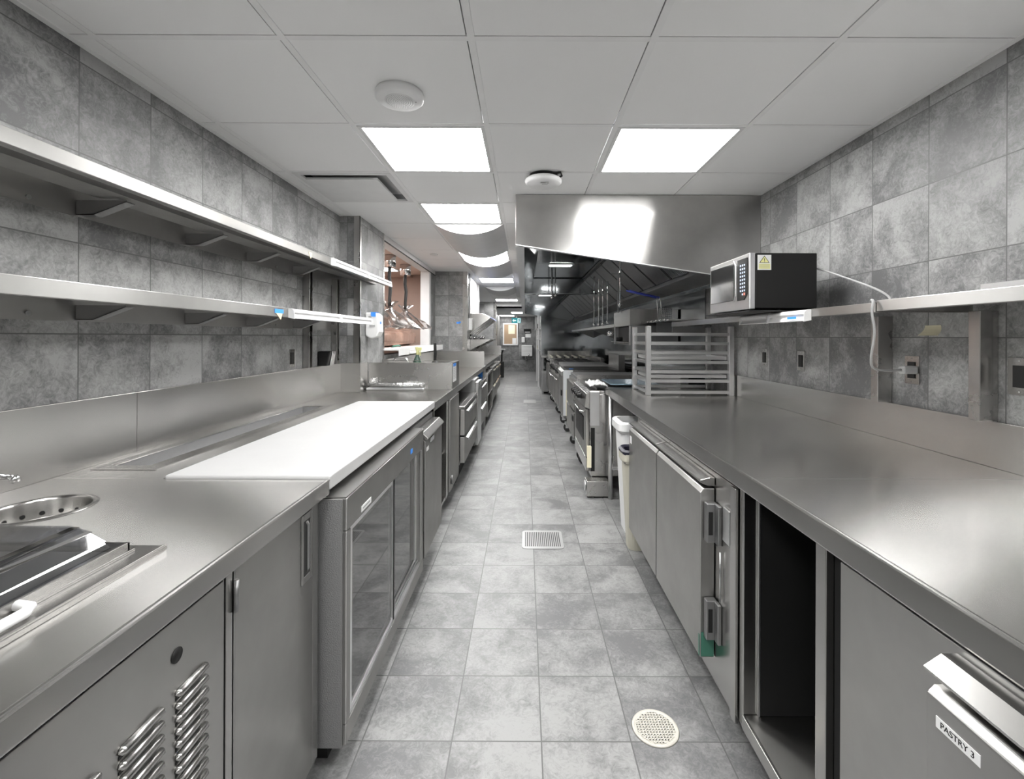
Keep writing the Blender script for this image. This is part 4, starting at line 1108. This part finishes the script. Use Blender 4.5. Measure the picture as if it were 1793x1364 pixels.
# 1 range with oven
t = unit('griddle_range', 'stainless range with black knobs and oven door nearest on the right line', 'range', 4.12, 5.15, .565, .905, .15)
MB().prism([(.585, .90), (.545, .88), (.530, .76), (.585, .74)], 'y', 4.125, 5.145).build('control_panel', 'steel', t, bevel=.003)
knobs(t, .537, .825, (4.42, 4.56, 4.70, 4.84, 4.98))
dr = MB().box(.553, .584, 4.20, 5.12, .30, .73).build('oven_door', 'door', t, bevel=.004)
MB().box(.549, .5525, 4.36, 4.98, .42, .64).build('window', 'black', dr, label='dark oven window')
MB().tube([(.553, 4.26, .70), (.515, 4.28, .70), (.515, 5.04, .70), (.553, 5.06, .70)], .011).build('handle', 'chrome', dr)
MB().box(.555, .584, 4.2, 5.12, .17, .29).build('lower_drawer', 'steel', t, bevel=.004)
MB().prism([(4.118, .90), (4.118, .60), (4.10, .60), (4.10, .90)], 'x', .575, .66).build('side_bracket', 'alu', t, bevel=.002)
MB().box(.585, .62, 4.10, 4.118, .20, .58).build('side_strip', 'black', t, label='dark seam strip')
MB().box(.553, .59, 4.099, 4.117, .23, .42).build('side_label', 'note', t, label='faded cream label')
MB().box(.66, 1.42, 4.25, 5.10, .9005, .915).build('griddle_plate', 'iron', t, bevel=.003, label='dark griddle plate')
MB().box(1.38, 1.45, 4.12, 5.15, .9155, 1.05).build('riser', 'steel', t)
t = thing('grease_box', 'steel grease trap box on floor at range corner', 'grease trap', (.66, 4.10, 0))
MB().box(.535, .725, 3.985, 4.117, .015, .145).build('box', 'steelx', t, bevel=.004)
MB().box(.60, .68, 4.0, 4.1, .0, .0148).build('foot', 'rubber', t)
MB().cyl((.525, 4.06, .09), (.533, 4.06, .09), .045, 24).build('clamp_ring', 'alu', t)
# 2 refrigerated base with charbroiler
t = unit('drawer_griddle', 'low stainless unit with two latched drawers and dark flat griddle', 'griddle', 5.17, 6.10, .565, .885, .18)
for z0, z1 in ((.56, .84), (.24, .53)):
    d = MB().box(.55, .584, 5.19, 6.08, z0, z1).build('drawer', 'door', t, bevel=.003)
    MB().box(.543, .5495, 5.26, 5.40, z1-.10, z1-.04).build('latch', 'black', d, label='black latch')
MB().box(.60, 1.40, 5.20, 6.07, .8855, .925).build('griddle_plate', 'dull', t, bevel=.003)
MB().box(.585, 1.42, 5.18, 5.195, .8855, .96).build('side_guard', 'steelx', t)
# 3 fryer
t = unit('fryer', 'tall bright-sided fryer cabinet on casters, middle of cooking line', 'fryer', 6.75, 7.55, .55, .90, .20)
MB().box(.552, .578, 6.76, 7.54, .24, .80).build('door', 'door', t, bevel=.003)
MB().prism([(.571, .90), (.535, .87), (.54, .81), (.571, .80)], 'y', 6.755, 7.545).build('control_panel', 'steel', t)
MB().box(.56, .70, 6.735, 6.748, .24, .90).build('side_panel', plain('filmed_panel', (.66, .68, .70), .4, .2), t, bevel=.002, label='bright side panel')
MB().box(.60, .62, 6.730, 6.734, .24, .62).build('side_strip', 'note', t, label='cream strip')
MB().box(.62, 1.35, 6.80, 7.50, .9005, .906).build('oil_tank', 'black', t, label='dark oil surface')
MB().box(.66, .72, 6.90, 6.96, .9065, .909).build('tape', 'blue', t, label='scrap of blue tape')
MB().box(1.36, 1.45, 6.75, 7.55, .9005, 1.12).build('flue', 'steel', t)
MB().box(.535, .5515, 6.85, 6.95, .52, .60).build('latch', 'black', t)
# 4 flat top
t = unit('stock_stove', 'stainless stove with raised edge next to fryer', 'stove', 7.60, 8.50, .56, .90, .16)
MB().box(.545, .578, 7.62, 8.48, .25, .72).build('oven_door', 'door', t, bevel=.004)
MB().tube([(.545, 7.7, .68), (.515, 7.72, .68), (.515, 8.38, .68), (.545, 8.4, .68)], .011).build('handle', 'chrome', t)
knobs(t, .578, .80, (7.75, 7.95, 8.15, 8.35))
MB().box(.62, 1.40, 7.63, 8.47, .9005, .93).build('hot_plate', 'dull', t, bevel=.003)
# 5 six burner range
t = unit('burner_range', 'six-burner range with cast-iron grates far down cooking line', 'range', 8.55, 10.0, .55, .88, .15)
MB().box(.535, .568, 8.58, 9.26, .25, .70).box(.535, .568, 9.30, 9.97, .25, .70).build('oven_doors', 'door', t, bevel=.004)
MB().tube([(.535, 8.66, .66), (.50, 8.68, .66), (.50, 9.86, .66), (.535, 9.88, .66)], .012).build('handle', 'chrome', t)
knobs(t, .568, .79, [8.7 + .2*i for i in range(7)])
for j in range(3):
    for i in range(2):
        x0, y0 = .62 + .38*i, 8.60 + .47*j
        g = MB(); g.box(x0, x0+.36, y0, y0+.02, .881, .91); g.box(x0, x0+.36, y0+.42, y0+.44, .881, .91); g.box(x0, x0+.02, y0+.02, y0+.42, .881, .91); g.box(x0+.34, x0+.36, y0+.02, y0+.42, .881, .91)
        g.box(x0+.02, x0+.34, y0+.21, y0+.23, .895, .91); g.box(x0+.17, x0+.19, y0+.02, y0+.42, .895, .91)
        g.build('grate', 'iron', t, label='cast-iron grate')
        MB().lathe([(0, 0), (.06, 0), (.06, .02), (0, .022)], (x0+.18, y0+.22, .8805), 20).build('burner', 'iron', t)
MB().box(1.40, 1.45, 8.55, 10.0, .8805, 1.0).build('riser', 'steel', t)
# 6 grill
t = unit('charcoal_grill', 'chargrill with alternating light and dark bars at far end of line', 'grill', 10.05, 11.2, .53, .93, .15)
MB().box(.515, .548, 10.08, 11.16, .25, .78).build('front_door', 'door', t, bevel=.004)
knobs(t, .548, .85, [10.2 + .2*i for i in range(5)])
for i in range(9):
    x = .58 + .088*i
    MB().box(x, x+.036, 10.10, 11.12, .9305, .955).build('grill_bar', 'iron' if i % 2 else 'offwhite', t)
MB().box(1.40, 1.45, 10.05, 11.2, .9305, 1.12).box(.55, 1.40, 11.17, 11.2, .9305, 1.05).build('guard', 'steel', t)
t = thing('end_worktable', 'narrow steel worktable with dark leg at end of cooking line', 'table', (.9, 11.8, 0))
MB().box(.40, 1.5, 11.25, 12.4, .88, .92).build('top', 'steel', t, bevel=.003)
for a in (.42, 1.45):
    for b_ in (11.28, 12.34): MB().box(a, a+.035, b_, b_+.035, 0, .88).build('leg', 'dull', t)
MB().box(.43, 1.4, 11.33, 12.2, .05, .50).build('stored_crate', 'dull', t)
MB().box(.55, 1.4, 11.3, 12.3, .52, .56).build('undershelf', 'steel', t)
# steel end wall and rear panelling
o = MB().box(.44, RX-.012, 12.46, 12.495, .0, 2.20).build('wall_end_cladding', 'mirror'); struct(o)
o = MB().box(RX-.012, RX-.001, 4.12, 12.46, .0, 2.0).build('wall_right_cladding', 'mirror'); struct(o)

# overshelf and salamander
t = thing('over_shelf', 'long narrow stainless shelf above cooking line behind the salamander', 'shelf', (1.35, 8.7, 1.53))
MB().box(1.15, 1.55, 5.75, 11.3, 1.525, 1.54).build('shelf_board', 'steel', t, bevel=.003)
for yy in (6.2, 8.4, 10.8):
    MB().prism([(1.20, 1.524), (1.592, 1.524), (1.592, 1.36)], 'y', yy, yy+.012).build('bracket', 'dull', t)
MB().box(1.14, 1.152, 5.75, 11.3, 1.51, 1.548).build('front_lip', 'alu', t)
t = thing('over_shelf', 'short steel pot shelf with round pipes right of the salamander', 'shelf', (1.3, 4.4, 1.5))
MB().box(1.24, 1.55, 4.02, 4.75, 1.525, 1.54).build('shelf_board', 'steel', t, bevel=.002)
for yy in (4.1, 4.6): MB().box(1.3, 1.592, yy, yy+.01, 1.40, 1.524).build('bracket', 'dull', t)
for i in range(5): MB().cyl((1.23, 4.05+.14*i, 1.533), (1.23, 4.15+.14*i, 1.533), .011, 12).build('pipe', 'chrome', t)
t = thing('salamander_grill', 'wall-hung stainless salamander grill with dark opening above the range', 'grill', (1.3, 5.2, 1.32))
MB().box(1.08, 1.58, 4.80, 5.65, 1.50, 1.675).build('top_housing', 'steel', t, bevel=.004)
MB().box(1.10, 1.58, 5.62, 5.65, 1.32, 1.50).box(1.10, 1.58, 4.80, 4.82, 1.32, 1.50).box(1.54, 1.58, 4.82, 5.62, 1.32, 1.5).box(1.10, 1.58, 4.80, 5.65, 1.30, 1.32).build('frame', 'dull', t)
MB().box(1.13, 1.53, 4.83, 5.61, 1.335, 1.495).build('cavity', 'void', t, label='black cavity')
MB().box(1.04, 1.30, 4.82, 5.60, 1.325, 1.332).build('grill_tray', 'chrome', t)
MB().cyl((1.02, 5.2, 1.36), (1.09, 5.2, 1.36), .022, 16).build('knob', 'black', t)
MB().lathe([(0, 0), (.05, 0), (.05, .05), (0, .06)], (1.06, 5.72, 1.40), 16).build('gas_valve', 'chrome', t)
for yy in (4.81, 5.62): MB().box(1.082, 1.095, yy, yy+.03, 1.30, 1.675).build('front_strip', 'alu', t)

# blue-handled basket on the shelf
t = thing('fryer_basket', 'wire fryer basket with long blue handle upright on pot shelf', 'fryer basket', (1.3, 4.5, 1.54))
for dx in (0, .035): MB().cyl((1.275+dx, 4.45, 1.541), (1.26+dx, 4.45, 1.76), .0045, 8).build('wire', 'alu', t)
blue_h = plain('blue_handle', (.05, .07, .40), .35)
M['blue_handle'] = blue_h
for dx in (0, .030): MB().tube([(1.255+dx, 4.45, 1.762), (1.02+dx, 4.50, 1.82), (.985+dx, 4.52, 1.835)], .009).build('handle', 'blue_handle', t, label='blue coated handle')
mb = MB()
for i in range(7):
    mb.cyl((1.27+.02*i, 4.40, 1.541), (1.27+.02*i, 4.40, 1.66), .002, 6)
    mb.cyl((1.27, 4.40, 1.545+.018*i), (1.39, 4.40, 1.545+.018*i), .002, 6)
mb.build('wire_mesh', 'dull', t)

# ---------------------------------------------------------------- exhaust hood
HX, HY0, HY1 = -.066, 3.17, 12.44
ZB = 2.012; ZW = 1.80
t = thing('exhaust_hood', 'huge stainless exhaust hood hanging over the cooking line', 'exhaust hood', (.8, 7.8, 2.0))
MB().prism([(HX, CZ-.003), (HX, ZB), (RX-.002, 1.765), (RX-.002, CZ-.003)], 'y', HY0, HY0+.02).build('end_panel', 'hood', t, bevel=.001)
MB().prism([(HX, ZB), (RX-.002, 1.765), (RX-.002, 1.758), (HX, ZB-.007)], 'y', HY0-.003, HY0+.035).build('end_trim', 'alu', t)
MB().box(HX, HX+.015, HY0+.02, HY1, ZB, CZ-.003).build('front_panel', 'steel', t)
MB().box(HX, HX+.06, HY0+.036, HY1, ZB-.012, ZB-.0005).build('grease_gutter', 'alu', t)
# far end panel, reaches down to the steel end wall
MB().prism([(HX, CZ-.003), (HX, ZB), (RX-.014, 1.765), (RX-.014, CZ-.003)], 'y', HY1-.02, HY1).build('end_panel', 'mirror', t)
# polished inside
MB().prism([(HX+.016, ZB+.005), (HX+.016, 2.12), (HX+.20, 2.335), (.92, 2.335), (.92, 2.325), (HX+.21, 2.325), (HX+.03, 2.115), (HX+.024, ZB+.005)], 'y', HY0+.021, HY1-.021).build('inner_lining', 'mirror', t, label='polished inner lining')
# filter bank sloping down to the back, in sections
for j in range(18):
    ya = HY0 + .06 + j*.51
    if ya + .49 > HY1 - .03: break
    f = MB(); n = 14
    p0 = Vector((.93, 2.30)); p1 = Vector((1.36, 1.90))
    f.prism([(p0.x, p0.y), (p1.x, p1.y), (p1.x+.02, p1.y+.02), (p0.x+.02, p0.y+.02)], 'y', ya, ya+.49)
    fo = f.build('grease_filter', 'iron', t)
    f = MB(); d = (p1-p0); nn = Vector((-d.y, d.x)).normalized()*-.012
    for k in range(n):
        yy = ya + .015 + k*(.46/n)
        a, b_ = p0 + d*.05, p0 + d*.95
        f.prism([(a.x, a.y), (b_.x, b_.y), (b_.x+nn.x, b_.y+nn.y), (a.x+nn.x, a.y+nn.y)], 'y', yy, yy+.018)
    f.build('baffle', 'filter', fo)
MB().prism([(1.34, 1.91), (1.45, 1.83), (1.45, 1.80), (1.30, 1.86)], 'y', HY0+.021, HY1-.021).build('grease_trough', 'alu', t)
MB().box(1.45, RX-.013, HY0+.021, HY1-.021, 1.77, 2.33).build('back_plenum', 'mirror', t, bevel=.003)
MB().box(HX+.03, 1.30, 7.45, 7.62, 2.07, 2.32).build('cross_beam', 'mirror', t, bevel=.01)
for k, yy in enumerate((4.3, 6.0, 8.6, 10.4)):
    g = MB().box(.30, .62, yy, yy+.14, 2.312, 2.3245).build('hood_light', 'paint', t)
    MB().box(.32, .60, yy+.02, yy+.12, 2.308, 2.3118).build('lens', emit('hood_lens', (1, 1, .98), 28.0) if 'hood_lens' not in M else M['hood_lens'], g)
    M.setdefault('hood_lens', bpy.data.materials['hood_lens'])
# suppression pipes
for x, y, z0, z1 in ((1.00, 4.9, 1.74, 2.33), (.98, 6.6, 1.58, 2.33), (1.03, 6.5, 1.58, 2.33), (1.07, 6.4, 1.58, 2.33), (1.10, 6.2, 1.60, 2.33), (.40, 7.0, 2.0, 2.33), (.46, 7.1, 2.04, 2.33)):
    pp = MB().cyl((x, y, z0), (x, y, z1), .010, 10).build('suppression_pipe', 'chrome', t)
    MB().lathe([(.010, 0), (.022, -.01), (.022, -.03), (.008, -.045), (0, -.045)], (x, y, z0), 12).build('nozzle', 'chrome', pp)
MB().tube([(.98, 5.3, 2.10), (1.06, 5.3, 2.10), (1.06, 5.3, 1.66)], .008, 8).build('suppression_pipe', 'dull', t)
MB().cyl((.98, 4.6, 2.28), (.98, 11.8, 2.28), .012, 10).build('supply_pipe', 'chrome', t)

# ================================================================== FAR END
t = thing('notice_board', 'white-framed cork notice board with papers on the far wall', 'notice board', (-.58, 18.68, 1.5))
x0, x1, z0, z1 = -.88, -.28, 1.045, 1.93
f = MB(); e = .05
f.box(x0, x1, 18.66, 18.699, z0, z0+e); f.box(x0, x1, 18.66, 18.699, z1-e, z1); f.box(x0, x0+e, 18.66, 18.699, z0+e, z1-e); f.box(x1-e, x1, 18.66, 18.699, z0+e, z1-e)
f.build('frame', 'white', t)
MB().box(x0+e, x1-e, 18.675, 18.698, z0+e, z1-e).build('cork_panel', 'cork', t, label='brown cork panel')
MB().box(-.66, -.40, 18.670, 18.6745, 1.50, 1.85).build('paper', 'note', t)
MB().box(-.50, -.35, 18.670, 18.6745, 1.10, 1.33).build('paper', 'sticker', t)
t = thing('exit_sign', 'teal exit sign with arrow and running figure in far corridor', 'exit sign', (-.30, 16.9, 2.0))
MB().box(-.475, -.145, 16.88, 16.92, 1.88, 2.07).build('panel', 'exit', t, label='teal glowing panel')
MB().prism([(-.455, 1.975), (-.395, 2.03), (-.395, 1.995), (-.32, 1.995), (-.32, 1.955), (-.395, 1.955), (-.395, 1.92)], 'y', 16.872, 16.879).build('arrow', 'exitw', t, label='white arrow pointing left')
db = MB().box(-.265, -.165, 16.872, 16.879, 1.895, 2.055).build('doorway', 'exitw', t)
MB().cyl((-.205, 16.866, 2.035), (-.205, 16.871, 2.035), .013, 12).prism([(-.235, 2.02), (-.19, 2.02), (-.18, 1.975), (-.20, 1.965), (-.175, 1.905), (-.192, 1.905), (-.212, 1.95), (-.24, 1.905), (-.255, 1.91), (-.225, 1.97), (-.222, 2.0), (-.245, 1.985), (-.25, 1.99)], 'y', 16.866, 16.871).build('running_figure', 'exit', db)
MB().box(-.33, -.29, 16.89, 16.91, 2.07, 2.20).build('bracket', 'white', t)
t = thing('wall_clock_display', 'black sign panel on far wall right of the notice board', 'sign', (.1, 18.68, 1.55))
MB().box(-.04, .24, 18.67, 18.699, 1.54, 1.70).build('panel', 'black', t)
MB().box(-.01, .21, 18.665, 18.669, 1.555, 1.59).build('print', 'sticker', t)
o = MB().box(.02, .24, 18.685, 18.698, 1.36, 1.50).build('paper_notice', 'sticker'); tag(o, 'white paper notice below the black sign', 'notice')
t = thing('soap_dispenser', 'white soap dispenser on far wall above the hand sink', 'soap dispenser', (-.07, 18.68, 1.2))
MB().box(-.13, 0, 18.60, 18.699, 1.16, 1.38).build('housing', 'white', t, bevel=.02)
t = thing('hand_sink', 'small white wall-mounted hand sink on far wall', 'sink', (.1, 18.6, .9))
MB().box(-.13, .30, 18.40, 18.699, .62, 1.06).build('basin', 'white', t, bevel=.02)
MB().box(-.10, .27, 18.395, 18.3995, .99, 1.0).box(-.10, .27, 18.395, 18.3995, .82, .828).build('seam', 'grey', t)
MB().tube([(.16, 18.38, .72), (.16, 18.36, .66), (.16, 18.38, .58)], .018).build('lever', 'chrome', t)
MB().tube([(.02, 18.6, .62), (.02, 18.6, .50), (.12, 18.6, .46), (.12, 18.69, .46)], .018).build('drain_pipe', 'chrome', t)
t = thing('corridor_pipe', 'white vertical pipe on right corridor wall near far end', 'pipe', (.4, 17.5, 1.6))
MB().cyl((.40, 17.3, 1.63), (.40, 17.3, 2.19), .028, 14).build('pipe', 'white', t)
t = thing('corridor_rack', 'tall steel rack with stored items along the right corridor wall', 'rack', (.3, 13.5, 0))
for zz in (1.0, 1.3, 1.6):
    MB().box(.36, .428, 12.8, 14.6, zz, zz+.02).build('shelf', 'alu', t)
for yy in (12.8, 14.56): MB().box(.36, .40, yy, yy+.03, 0, 1.99).build('upright', 'alu', t)
for i, (zz, hh) in enumerate(((1.0205, .16), (1.3205, .12), (1.6205, .15), (1.0205, .1))):
    o = MB().box(.37, .42, 12.9+.4*i, 13.2+.4*i, zz, zz+hh).build('storage_box', ['grey', 'white', 'black', 'offwhite'][i])
    tag(o, ['grey', 'white', 'black', 'cream'][i] + ' storage box on the corridor rack', 'box', 'boxes on the corridor rack')

# ================================================================== FLOOR DRAINS
def rrect(cx, cy, hx, hy, r, n=6):
    out = []
    for sx, sy, a0 in ((1, 1, 0), (-1, 1, PI/2), (-1, -1, PI), (1, -1, 3*PI/2)):
        for k in range(n+1):
            a = a0 + PI/2*k/n
            out.append((cx + sx*(hx-r) + r*math.cos(a), cy + sy*(hy-r) + r*math.sin(a)))
    return out
t = thing('floor_drain', 'square slotted metal floor drain in the middle of the aisle', 'floor drain', (.125, 3.17, 0))
MB().prism(rrect(.125, 3.17, .138, .142, .03), 'z', .0003, .004).build('frame', 'drain', t, bevel=.001)
g = MB()
for i in range(19): g.box(.125-.117+.0127*i, .125-.117+.0127*i+.0055, 3.06, 3.28, .0042, .0048)
g.build('slots', 'ink', t, label='dark slots')
t = thing('floor_drain', 'round cream floor cleanout cover near the bottom right of the aisle', 'floor drain', (.466, 1.644, 0))
MB().lathe([(0, .003), (.070, .003), (.073, .0045), (.079, .0045), (.082, .0003), (0, .0003)], (.466, 1.644, 0), 48).build('cover', 'draincream', t)
g = MB()
for i in range(-6, 7):
    c = .0105*i; L = math.sqrt(max(.066**2 - c*c, 0))
    g.box(.466-L, .466+L, 1.644+c-.0025, 1.644+c+.0025, .003, .0046); g.box(.466+c-.0025, .466+c+.0025, 1.644-L, 1.644+L, .003, .0046)
g.build('ribs', 'draincream', t)
t = thing('floor_drain', 'small far floor drain halfway down the aisle', 'floor drain', (.1, 10, 0))
MB().box(-.02, .24, 9.7, 10.2, .0003, .004).build('frame', 'dull', t)
MB().box(0, .22, 9.74, 10.16, .0042, .0046).build('slots', 'dull', t)
